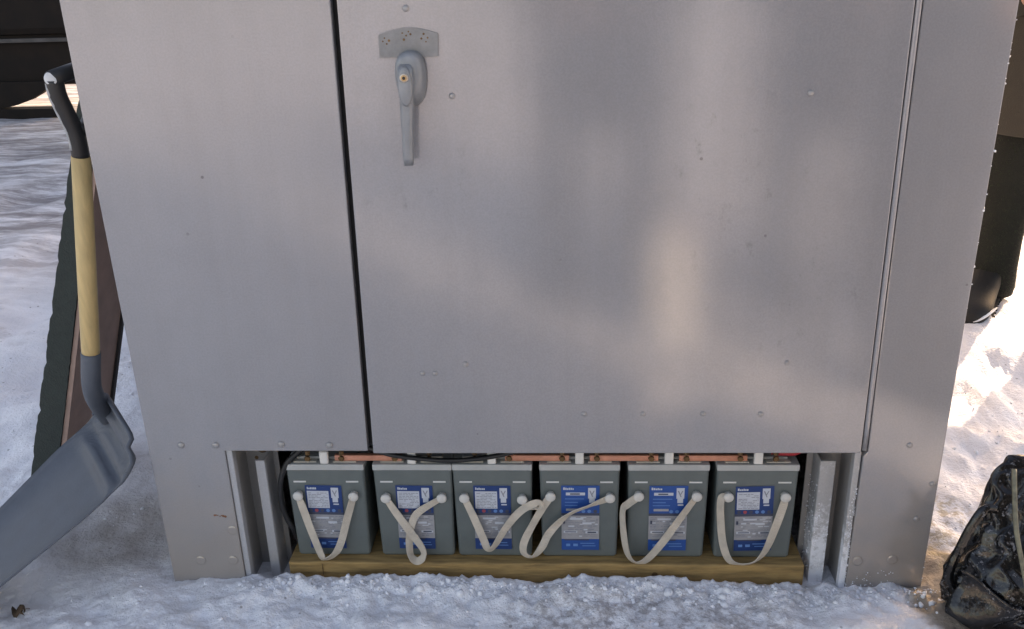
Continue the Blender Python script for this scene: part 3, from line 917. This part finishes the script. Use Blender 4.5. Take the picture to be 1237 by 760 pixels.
def cable(name, pts, r, m, label):
    bm = bmesh.new(); tube(bm, catmull(pts, 6), r, 10)
    return tag(from_bm(name, bm, m, None, True), label, 'cable')
cable('black_cable', [(-.44, .075, .300), (-.455, .068, .282), (-.478, .056, .266), (-.500, .048, .245), (-.516, .046, .205), (-.522, .05, .155), (-.516, .052, .115), (-.506, .055, .085), (-.507, .075, .050), (-.512, .11, .042)], .0058, MT['cable'],
      'black cable looping down the left side of the leftmost battery')
cable('black_cable', [(-.395, .066, .290), (-.335, .055, .278), (-.290, .045, .268), (-.235, .040, .262), (-.175, .038, .259), (-.115, .040, .262), (-.060, .045, .270), (-.02, .055, .280), (.02, .068, .292)], .0048, MT['cable'],
      'black cable sagging across the tops of the second and third batteries')
cable('red_cable', [(.455, .068, .262), (.475, .062, .263), (.500, .060, .266), (.515, .075, .272), (.53, .12, .28)], .0065, MT['red'],
      'short red cable at the terminal of the rightmost battery')

# ------------------------------------------------------------------ shovel
sh = thing('snow_shovel', 'wood handled snow shovel with blue grey blade leaning at the cabinet corner', 'shovel', (-1.05, -.05, 0))
loc = Vector((-1.05, -.05, 0))
base = Vector((-.8795, .080, .238))
a_ax = Vector((-.685, -.515, -.515)).normalized()
w_ax = Vector((-.60, .80, .02)); w_ax = (w_ax - a_ax * w_ax.dot(a_ax)).normalized()
n_in = w_ax.cross(a_ax).normalized()
if n_in.z < 0: n_in = -n_in
Hb = Vector((-.905, .100, .312))
Ht = Vector((-.767, .04, 1.0))
hd = (Ht - Hb).normalized()
L, Wd = .445, .33
nu, nv = 60, 30
rows = []
def prof(u):
    """blade section along its length: (distance along a, height along n); curls up at the back"""
    r = .085
    arc = r * math.radians(86)
    d = u * (L + arc)
    if d < arc:
        ang_ = math.radians(86) * (1 - d / arc)
        return (r - r * math.sin(ang_), r - r * math.cos(ang_))
    return (r + d - arc, 0.0)
for i in range(nu + 1):
    u = i / nu
    row = []
    for j in range(nv + 1):
        v = -1 + 2 * j / nv
        q = u
        corner = max(0.0, abs(v) - .35) / .65                       # back rim drops towards the corners
        q = u + (1 - u) * .17 * corner ** 2.2
        al, hg = prof(q)
        half = Wd / 2 * (0.90 + .10 * float(sstep(0, .25, np.array(u)))) * (1 - .44 * u)
        hg += .022 * abs(v) ** 5 * (1 - .5 * u)
        for uc, am in ((.085, .020), (.165, .022), (.25, .013)):
            hg_r = am * math.exp(-((q - uc) / .021) ** 2) * (1 - abs(v) ** 8)
            if q < .22:                                               # ribs stand out of the curled wall
                al += hg_r * .8; hg += hg_r * .5
            else: hg += hg_r
        row.append(base + a_ax * (al - .080) + w_ax * (v * half) + n_in * hg)
    rows.append(row)
bm = bmesh.new()
th = .004
T = [[bm.verts.new(p - loc) for p in r] for r in rows]
B = [[bm.verts.new(p - loc - n_in * th - a_ax * (th * (1 if i < 12 else 0))) for p in r] for i, r in enumerate(rows)]
for i in range(nu):
    for j in range(nv):
        bm.faces.new((T[i][j], T[i][j + 1], T[i + 1][j + 1], T[i + 1][j]))
        bm.faces.new((B[i][j], B[i + 1][j], B[i + 1][j + 1], B[i][j + 1]))
for i in range(nu):
    bm.faces.new((T[i][0], T[i + 1][0], B[i + 1][0], B[i][0])); bm.faces.new((T[i][nv], B[i][nv], B[i + 1][nv], T[i + 1][nv]))
for j in range(nv):
    bm.faces.new((T[0][j], B[0][j], B[0][j + 1], T[0][j + 1])); bm.faces.new((T[nu][j], T[nu][j + 1], B[nu][j + 1], B[nu][j]))
from_bm('blade', bm, MT['blade'], sh, True)
# rolled rim along the back
bm = bmesh.new(); tube(bm, [p - loc for p in rows[0]], .0045, 8); from_bm('back_rim', bm, MT['blade'], sh, True)
# socket
S0 = Hb - loc; S1 = Hb + hd * .165 - loc
bm = bmesh.new(); RC = rows[5][int(nv * .86)] - loc
tube(bm, catmull([RC - n_in * .022, RC + n_in * .004, S0 + hd * .075, S1], 6), [.010 + .011 * min(1, k / 5) - .0025 * max(0, min(1, (k - 6) / 6)) for k in range(19)], 18); from_bm('socket', bm, MT['blade'], sh, True)
# wooden handle
W1 = Hb + (Ht - Hb) * .805 - loc
bm = bmesh.new(); tube(bm, [S1 - hd * .02, S1 + hd * .012, S0 + hd * .30, W1], [.0165, .0172, .0172, .0165], 18); from_bm('wooden_handle', bm, MT['ash'], sh, True)
# black grip: socket that curves back into a D, its cross bar seen end on
gdir = Vector((-.35, .93, 0)).normalized()
G0 = W1 - hd * .005
gp = [G0, G0 + hd * .045 + Vector((-.007, 0, 0)), G0 + hd * .085 + Vector((-.021, -.004, 0)), G0 + hd * .115 + Vector((-.032, -.006, 0)), G0 + hd * .142 + Vector((-.037, -.006, 0))]
bm = bmesh.new(); tube(bm, catmull(gp, 5), .0150, 16); from_bm('grip_stem', bm, MT['black'], sh, True)
ends = G0 + hd * .145 + Vector((-.036, -.006, 0))
bm = bmesh.new(); tube(bm, [ends - Vector((.0, .010, 0)) , ends + Vector((.02, .10, .012))], .0135, 16); from_bm('grip_bar', bm, MT['black'], sh, True)
bm = bmesh.new(); tube(bm, catmull([ends + Vector((.02, .095, .010)), ends + Vector((.022, .09, -.03)), ends + Vector((.018, .05, -.08)), G0 + hd * .05], 5), .012, 12); from_bm('grip_arm', bm, MT['black'], sh, True)
bm = bmesh.new(); disc(bm, ends + Vector((-.001, -.0095, 0)), .0112, .003, Vector((.10, -1, .15)), 18, .4); from_bm('grip_button', bm, MT['button'], sh, True)
# worn pale streak down the left of the grip
bm = bmesh.new()
P = catmull(gp, 5)
fr = frames(P)
strip = []
for k, (p, t, n, b) in enumerate(fr[2:20]):
    d = (Vector((-.62, -.78, 0)) - t * Vector((-.62, -.78, 0)).dot(t)).normalized(); e = t.cross(d)
    if e.x > 0: e = -e
    ww = max(.001, (.004 + .0025 * math.sin(k * 1.9) + .0015 * math.sin(k * 4.3)) * min(1, (18 - k) / 4))
    strip.append([p + d * .0145 - e * ww, p + d * .0158, p + d * .0138 + e * .007, p + d * .012])
loft(bm, strip); from_bm('worn_streak', bm, MT['worn'], sh, True)

# ------------------------------------------------------------------ leaning board with green cover
pn = thing('leaning_board', 'brown board with ragged dark green edge leaning behind the shovel', 'board', (-1.23, .30, 0))
pl = Vector((-1.23, .30, 0))
A = Vector((-1.232, .30, -.01)); Bt = Vector((-.80, .415, 1.42))
ax = (Bt - A)
tb, tt = Vector((.066, 0, -.015)), Vector((.035, 0, -.012))
def pp(s, q, wy):  # s along, q across thickness 0..1, wy depth
    return A + ax * s + (tb * (1 - s) + tt * s) * q + Vector((0, wy, 0)) - pl
bm = bmesh.new()
rings = []
N = 110
for i in range(N + 1):
    s = i / N
    j = random.uniform(-.0016, .0016) + (0.0035 if i % 9 == 0 else 0)
    rings.append([pp(s, 0, 0) + Vector((j, 0, 0)), pp(s, .93, 0) + Vector((random.uniform(-.001, .001), 0, 0)), pp(s, .93, .235), pp(s, 0, .235)])
loft(bm, rings); from_bm('green_cover', bm, MT['green'], pn)
bm = bmesh.new()
loft(bm, [[pp(s, .94, .004), pp(s, 1.12, .004), pp(s, 1.12, .225), pp(s, .94, .225)] for s in (0, .5, 1)])
from_bm('brown_face', bm, MT['board'], pn)
bm = bmesh.new()
loft(bm, [[pp(s, .94, .2255), pp(s, 1.22, .2255), pp(s, 1.22, .24), pp(s, .94, .24)] for s in (0, .5, 1)])
from_bm('edge_strip', bm, MT['boarddark'], pn)

# ------------------------------------------------------------------ parked vehicle behind left
vh = thing('parked_vehicle', 'large dark vehicle with pale trim line and rounded underside, behind the shovel', 'vehicle', (-3.0, 7.0, 0))
def vbox(name, b, m, bev=0.0):
    return box(name, (b[0] + 3, b[1] + 3, b[2] - 7, b[3] - 7, b[4], b[5]), m, vh, bev)
vbox('body', (-9.5, 3.1, 6.05, 7.5, .66, 3.2), MT['truck'], .06)
vbox('skirt', (-9.45, 3.05, 6.10, 6.16, .262, .70), MT['truck'], .02)
vbox('trim_strip', (-9.45, 3.05, 6.02, 6.049, .612, .642), MT['trim'], .004)
# rounded underside seen between ground and skirt
bm = bmesh.new()
prof = [(-9.0, .30), (-4.05, .30), (-4.10, .295), (-4.18, .262), (-4.26, .205), (-4.36, .155), (-4.52, .105), (-4.7, .075), (-5.2, .05), (-9.0, .05)]
prism_xz(bm, [(x + 3, z) for x, z in prof], 6.03 - 7, 6.095 - 7)
from_bm('rounded_belly', bm, MT['truck'], vh)
bm = bmesh.new()
prof = [(-6.5, .095), (-4.12, .082), (-4.10, .05), (-4.14, .012), (-4.4, .0), (-6.5, -.01)]
prism_xz(bm, [(x + 3, z) for x, z in prof], 5.98 - 7, 6.14 - 7)
bevel(bm, .008, 2)
from_bm('runner', bm, MT['truck'], vh)
for cx in (-8.0, 1.8):
    for cy in (6.40, 7.30):
        bm = bmesh.new()
        disc(bm, (cx + 3, cy + .14 - 7, .46), .46, .28, (0, -1, 0), 32, .2); w = from_bm('wheel', bm, MT['tyre'], vh, False)
        bm = bmesh.new(); disc(bm, (cx + 3, cy - .141 - 7, .46), .22, .02, (0, -1, 0), 24, .3); from_bm('rim', bm, MT['trim'], w)
for k in range(5):
    x = -8.8 + k * 2.3
    vbox('window', (x, x + 1.7, 6.040, 6.0485, 1.75, 2.6), MT['glass'])

# ------------------------------------------------------------------ person at the right
def skin_body(name, joints, edges, root, m, parent, sub=2):
    me = bpy.data.meshes.new(name)
    me.from_pydata([j[0] for j in joints], edges, [])
    o = link(name, me, m, parent)
    sk = o.modifiers.new('skin', 'SKIN')
    for k, j in enumerate(joints):
        r = j[1]; r = (r, r) if not isinstance(r, tuple) else r
        me.skin_vertices[0].data[k].radius = r
    me.skin_vertices[0].data[root].use_root = True
    sk.use_smooth_shade = True
    q = o.modifiers.new('sub', 'SUBSURF'); q.levels = sub; q.render_levels = sub
    return o
def ell(cx, cy, z, rx, ry, n=28, seed=0, wob=.0):
    return [(cx + rx * math.cos(a) * (1 + wob * math.sin(3 * a + seed)), cy + ry * math.sin(a) * (1 + wob * math.cos(4 * a + seed * 2)), z) for a in [2 * math.pi * k / n for k in range(n)]]

def build_person(label, x, y, rz, trouser, coat, hat, hem, gap, pile):
    """front of the figure is local -y"""
    ps = thing('person', label, 'person', (x, y, gz(x, y))); ps.rotation_euler = (0, 0, rz)
    J = [((0, 0, .90), (.13, .10)), ((0, .0, 1.12), (.13, .10)), ((0, 0, 1.32), (.15, .10)), ((0, 0, 1.46), (.06, .06)), ((0, -.01, 1.53), .055),
         ((0, -.02, 1.60), (.072, .085)), ((0, -.02, 1.69), (.078, .095)), ((0, -.01, 1.755), (.05, .06)),
         ((-.18, 0, 1.39), .052), ((-.25, .03, 1.13), .042), ((-.17, -.14, 1.02), .034), ((-.11, -.18, 1.03), (.026, .036)),
         ((.18, 0, 1.39), .052), ((.25, .03, 1.13), .042), ((.17, -.14, 1.02), .034), ((.11, -.18, 1.03), (.026, .036)),
         ((-.10, 0, .80), .075), ((-.14, -.01, .46), .055), ((-.155, .02, .10), .040), ((-.155, -.06, .045), (.035, .025)),
         ((.10, 0, .80), .075), ((.14, -.01, .46), .055), ((.155, .02, .10), .040), ((.155, -.06, .045), (.035, .025))]
    E_ = [(0, 1), (1, 2), (2, 3), (3, 4), (4, 5), (5, 6), (6, 7), (2, 8), (8, 9), (9, 10), (10, 11), (2, 12), (12, 13), (13, 14), (14, 15),
          (0, 16), (16, 17), (17, 18), (18, 19), (0, 20), (20, 21), (21, 22), (22, 23)]
    # five fingers on each hand
    for s_, wr in ((-1, 11), (1, 15)):
        hx, hy, hz = J[wr][0]
        for k in range(4):
            i0 = len(J)
            J.append(((hx - s_ * .03, hy - .022 + .004 * k, hz + .022 - .016 * k), .0095)); J.append(((hx - s_ * .062, hy - .014 + .004 * k, hz + .016 - .016 * k), .008))
            E_ += [(wr, i0), (i0, i0 + 1)]
        i0 = len(J); J.append(((hx - s_ * .012, hy - .03, hz + .042), .010)); E_.append((wr, i0))
    skin_body('body', J, E_, 0, MT['skin'], ps)
    legc = []
    bm = bmesh.new()
    for s_ in (-1, 1):
        rr = []
        for (z, off, rx, ry, sd_) in ((.02, .155, .086, .092, 0), (.05, .155, .088, .094, 1), (.12, .152, .082, .088, 2), (.22, .148, .079, .084, 3), (.32, .145, .082, .086, 4), (gap - .03, .145, .093, .096, 5), (gap + .05, .125, .122, .112, 6), (.60, .105, .118, .12, 7), (.80, .09, .118, .13, 8), (.95, .08, .105, .125, 9)):
            rr.append(ell(s_ * off, 0, z, rx, ry, 28, sd_, .02))
        loft(bm, rr); legc.append(rr)
    from_bm('trousers', bm, trouser, ps, True)
    if pile:
        V, FF = [], []
        for _ in range(9000):
            q = random.choice((0, 1)); rr = legc[q]
            zz = random.uniform(.03, .62)
            for k in range(len(rr) - 1):
                if rr[k][0][2] <= zz <= rr[k + 1][0][2]: break
            t = (zz - rr[k][0][2]) / (rr[k + 1][0][2] - rr[k][0][2])
            j = random.randrange(28)
            a = Vector(rr[k][j]).lerp(Vector(rr[k + 1][j]), t); b = Vector(rr[k][(j + 1) % 28]).lerp(Vector(rr[k + 1][(j + 1) % 28]), t)
            p = a.lerp(b, random.random())
            d = Vector((p.x - (-1, 1)[q] * .145, p.y, random.uniform(-.05, .02))).normalized()
            side = d.cross(Vector((0, 0, 1))).normalized() * .0009
            o = len(V); l = random.uniform(.004, .011)
            e = p + d * l + Vector((random.uniform(-.004, .004), random.uniform(-.004, .004), random.uniform(-.005, .003)))
            V += [p - side - d * .002, p + side - d * .002, e]; FF.append((o, o + 1, o + 2))
        me = bpy.data.meshes.new('fleece_pile'); me.from_pydata(V, [], FF); me.update()
        link('fleece_pile', me, MT['fuzz'], ps)['kind'] = 'stuff'
    bm = bmesh.new()
    loft(bm, [ell(0, 0, z, rx, ry, 36, z * 9, .02) for (z, rx, ry) in ((hem - .005, .262, .175), (hem, .268, .18), (hem + .15, .258, .18), (.98, .235, .17), (1.15, .225, .16), (1.32, .235, .15), (1.42, .19, .12), (1.48, .11, .10), (1.52, .095, .095))])
    from_bm('coat', bm, coat, ps, True)
    for s_ in (-1, 1):
        bm = bmesh.new(); tube(bm, catmull([(s_ * .185, 0, 1.40), (s_ * .258, .03, 1.15), (s_ * .24, -.06, 1.05), (s_ * .165, -.145, 1.02)], 5), [.085] * 5 + [.074] * 5 + [.066] * 5 + [.056], 16); from_bm('sleeve', bm, coat, ps, True)
        # winter boot: rounded toe, lugged sole
        secs = [(.085, .030, .09), (.070, .046, .17), (.02, .053, .20), (-.04, .050, .17), (-.09, .048, .115), (-.15, .048, .090), (-.22, .050, .082), (-.29, .052, .084), (-.325, .048, .080), (-.350, .040, .072), (-.366, .028, .060), (-.375, .012, .046)]
        def sec(yy, w, h):
            out = []
            for k in range(20):
                a = math.pi * 2 * k / 20; c, q = math.cos(a), math.sin(a)
                out.append((s_ * .155 + w * math.copysign(abs(c) ** .75, c), yy, .018 + (h - .018) * (.5 + .5 * math.copysign(abs(q) ** .75, q))))
            return out
        bm = bmesh.new(); loft(bm, [sec(*k) for k in secs]); boot = from_bm('boot', bm, MT['boot'], ps, True)
        outl = [(w + .005, yy) for yy, w, h in secs]
        ring = [(s_ * .155 + w, yy) for w, yy in outl] + [(s_ * .155 - w, yy) for w, yy in outl[::-1]]
        bm = bmesh.new(); loft(bm, [[(x_, y_, z_) for x_, y_ in ring] for z_ in (-.012, .024)]); from_bm('sole', bm, MT['tyre'], boot)
        bm = bmesh.new()
        for k in range(len(ring)):
            for t in (0, .5):
                x_ = ring[k][0] + (ring[(k + 1) % len(ring)][0] - ring[k][0]) * t; y_ = ring[k][1] + (ring[(k + 1) % len(ring)][1] - ring[k][1]) * t
                add_box(bm, x_ - .005, x_ + .005, y_ - .005, y_ + .005, -.010, .020)
        from_bm('lugs', bm, MT['tyre'], boot)
        if pile:
            bm = bmesh.new()
            arc = [(s_ * .155 + .058 * math.cos(a) ** .6, -.19 - .185 * math.sin(a), .030 + .022 * math.sin(2 * a)) for a in [rad(4 + 5.6 * k) for k in range(16)]]
            tube(bm, arc, [.0015 + .0045 * math.sin(math.pi * k / 15) for k in range(16)], 6); from_bm('packed_snow', bm, MT['frost'], boot, True)
    bm = bmesh.new()
    loft(bm, [ell(0, -.01, z, rx, ry, 28) for (z, rx, ry) in ((1.63, .093, .112), (1.70, .096, .115), (1.76, .085, .10), (1.80, .05, .06), (1.81, .01, .012))])
    from_bm('knit_hat', bm, hat, ps, True)
    bm = bmesh.new(); tube(bm, [(0, -.100, 1.625), (0, -.128, 1.595)], [.008, .014], 8); from_bm('nose', bm, MT['skin'], ps, True)
    for s_ in (-1, 1):
        bm = bmesh.new(); dome(bm, (s_ * .03, -.100, 1.622), .009, .006); from_bm('eye', bm, MT['black'], ps, True)
    return ps
build_person('person in black fleece trousers and khaki coat standing behind the cabinet', 1.700, 1.560, rad(-30), MT['trouser'], MT['coat'], MT['trouser'], .60, .43, True)
# the photographer and a bystander stand in front: the door mirrors them as dark upright blurs
build_person('photographer in dark clothes, mirrored as the dark blur left of the door middle', .20, -1.86, math.pi, MT['navy'], MT['navy'], MT['black'], .70, .60, False)
build_person('bystander in dark clothes, mirrored as the dark blur near the door hinge', 1.00, -1.78, math.pi, MT['navy'], MT['navy'], MT['black'], .70, .60, False)

build_person('added unseen figure in dark clothes, darkening the panel right of the door hinge', 1.09, -.97, 2.4, MT['navy'], MT['navy'], MT['black'], .70, .60, False)  # figure added out of view to darken the right panel and shade the ground

# unseen pale container, added so the door mirrors it as a bright patch
cn = thing('reflector_can', 'added unseen pale container, put there to mirror as the bright patch on the door', 'reflector', (.405, -1.30, gz(.405, -1.30)))
bm = bmesh.new(); add_box(bm, -.075, .075, -.07, .07, -.005, .36); bevel(bm, .018, 3); from_bm('reflector_body', bm, MT['reflector'], cn, True)
bm = bmesh.new(); tube(bm, catmull([(-.05, 0, .355), (-.045, 0, .395), (.0, 0, .405), (.02, 0, .395), (.025, 0, .355)], 5), .011, 10); from_bm('reflector_handle', bm, MT['reflector'], cn, True)
bm = bmesh.new(); disc(bm, (.052, 0, .359), .018, .025, (0, 0, 1), 18, .2); from_bm('cap', bm, MT['red'], cn, True)

# ------------------------------------------------------------------ brown carton seen past the trousers
bm = bmesh.new(); add_box(bm, -.2, .2, -.2, .2, 0, .30); bevel(bm, .006, 1)
ct = tag(from_bm('carton', bm, MT['card'], None), 'small brown box on the snow seen between the trouser legs', 'box')
ct.location = (3.05, 4.35, gz(3.05, 4.35) - .01); ct.rotation_euler = (0, 0, .3)

# ------------------------------------------------------------------ black bag
bg_ = thing('black_bag', 'crumpled shiny black bag dusted with snow beside the cabinet foot', 'bag', (.955, -.06, gz(.955, -.06)))
bl = Vector(bg_.location)
rb = random.Random(21)
NB, MB_ = 30, 13
bm = bmesh.new()
ringsv = []
for j in range(MB_ + 1):
    v = j / MB_
    rx = float(np.interp(v, [0, .1, .3, .55, .9, 1.0], [.165, .182, .178, .150, .118, .105]))
    ry = float(np.interp(v, [0, .1, .3, .55, .9, 1.0], [.110, .125, .115, .085, .035, .020]))
    ring = []
    for i in range(NB):
        a = 2 * math.pi * (i + .5 * (j % 2) + rb.uniform(-.28, .28)) / NB
        c, s_ = math.cos(a), math.sin(a)
        fold = (-1 if (i + j // 3) % 2 else 1) * .055 * (.35 + v) + rb.uniform(-.05, .05)
        k = 1 + fold
        z = .302 * v + rb.uniform(-.008, .008) + (.016 * math.sin(a * 3 + .4)) * v ** 3
        ring.append(bm.verts.new((rx * c * k - .006 * v, ry * s_ * k + .02 * v + .012 * math.sin(4 * v + c * 3), z - .012)))
    ringsv.append(ring)
for j in range(MB_):
    for i in range(NB):
        q = [ringsv[j][i], ringsv[j][(i + 1) % NB], ringsv[j + 1][(i + 1) % NB], ringsv[j + 1][i]]
        if rb.random() < .5: bm.faces.new((q[0], q[1], q[2])); bm.faces.new((q[0], q[2], q[3]))
        else: bm.faces.new((q[0], q[1], q[3])); bm.faces.new((q[1], q[2], q[3]))
bm.faces.new(ringsv[-1]); bm.faces.new(ringsv[0][::-1])
sack = from_bm('sack', bm, MT['bag'], bg_, True)
cr_ = sack.data.attributes.new('crease_edge', 'FLOAT', 'EDGE')
cr_.data.foreach_set('value', np.array([rb.choice((.0, .35, .75)) for _ in range(len(sack.data.edges))], dtype=np.float32))
q_ = sack.modifiers.new('sub', 'SUBSURF'); q_.levels = 2; q_.render_levels = 2
# hem and piping running down the front left from the top corner
bm = bmesh.new()
tube(bm, catmull([(-.112, -.012, .300), (-.116, -.040, .255), (-.116, -.066, .205), (-.106, -.088, .150), (-.094, -.100, .10)], 6), .0042, 8)
from_bm('piping', bm, MT['bag_trim'], bg_, True)
# strap loop at the left
bm = bmesh.new()
def strap3(bm, pts, w, th=.003, nr0=(-.5, -.8, .2)):
    P = catmull(pts, 6); n = len(P); rings = []
    for i, p in enumerate(P):
        t = (P[min(i + 1, n - 1)] - P[max(i - 1, 0)]).normalized(); nr = Vector(nr0); nr = (nr - t * nr.dot(t)).normalized(); b = t.cross(nr)
        rings.append([p + b * w / 2 + nr * th / 2, p + b * w / 2 - nr * th / 2, p - b * w / 2 - nr * th / 2, p - b * w / 2 + nr * th / 2])
    loft(bm, rings)
strap3(bm, [(-.125, -.01, .215), (-.150, -.012, .215), (-.168, -.016, .185), (-.185, -.02, .135), (-.198, -.026, .09), (-.190, -.03, .055), (-.165, -.04, .04)], .016)
from_bm('carry_strap', bm, MT['bag'], bg_, True)
# loose flap of film at lower left
bm = bmesh.new()
Fv = []
for i in range(11):
    for j in range(11):
        a, b = i / 10, j / 10
        Fv.append((-.205 + .13 * a + .012 * math.sin(5 * b + a), -.075 - .03 * a + .012 * math.sin(7 * a + 3 * b), .115 - .095 * b + .02 * math.sin(4 * a + 2) - .03 * a * (1 - b)))
Fq = [(i * 11 + j, (i + 1) * 11 + j, (i + 1) * 11 + j + 1, i * 11 + j + 1) for i in range(10) for j in range(10)]
bm.free()
me = bpy.data.meshes.new('loose_flap'); me.from_pydata(Fv, [], Fq); me.update()
fl = link('loose_flap', me, MT['bag'], bg_, True); md = fl.modifiers.new('solid', 'SOLIDIFY'); md.thickness = .002

# ------------------------------------------------------------------ loose snow crumbs and dead leaf
def crumb_front():
    k = random.random()
    if k < .55:
        x = random.uniform(-.60, .78); y = -.012 - abs(random.gauss(0, .03))
    elif k < .75:
        x = random.uniform(-1.1, .9); y = random.uniform(-.25, -.02)
    elif k < .9:
        x = random.uniform(.80, 1.35); y = random.uniform(.12, .9)
    else:
        x = random.uniform(-1.5, -.78); y = random.uniform(-.1, .9)
    return (x, y, gz(x, y) - .0006, random.choice((.5, .7, 1.0, 1.0, 1.8)))
set_struct(crumbs('snow_crumbs', 1500, crumb_front, MT['chunk'], None, .0012, .0040), 'stuff')
tag(bpy.data.objects['snow_crumbs'], 'loose crumbs of snow scattered along the foot of the cabinet', 'snow')

lx, ly = -1.02, -.105
lf = thing('dead_leaf', 'small curled brown leaf on the snow at lower left', 'leaf', (lx, ly, gz(lx, ly) + .003))
Fv, Fq = [], []
for i in range(7):
    for j in range(5):
        a, b = i / 6 - .5, j / 4 - .5
        w = math.cos(a * 2.8) ** .8 if abs(a) < .5 else .0
        Fv.append((a * .024 + .003 * math.sin(9 * b), b * .020 * (.35 + w) + .003 * math.sin(8 * a), .006 * math.cos(6 * b) + .006 * math.sin(7 * a) + .004))
for i in range(6):
    for j in range(4): Fq.append((i * 5 + j, (i + 1) * 5 + j, (i + 1) * 5 + j + 1, i * 5 + j + 1))
me = bpy.data.meshes.new('leaf_blade'); me.from_pydata(Fv, [], Fq); me.update()
o = link('leaf_blade', me, MT['leaf'], lf, True); md = o.modifiers.new('solid', 'SOLIDIFY'); md.thickness = .0008
bm = bmesh.new(); tube(bm, [(.011, 0, .006), (.015, .004, .004), (.018, .008, .001)], .0008, 5); from_bm('stalk', bm, MT['leaf'], lf)
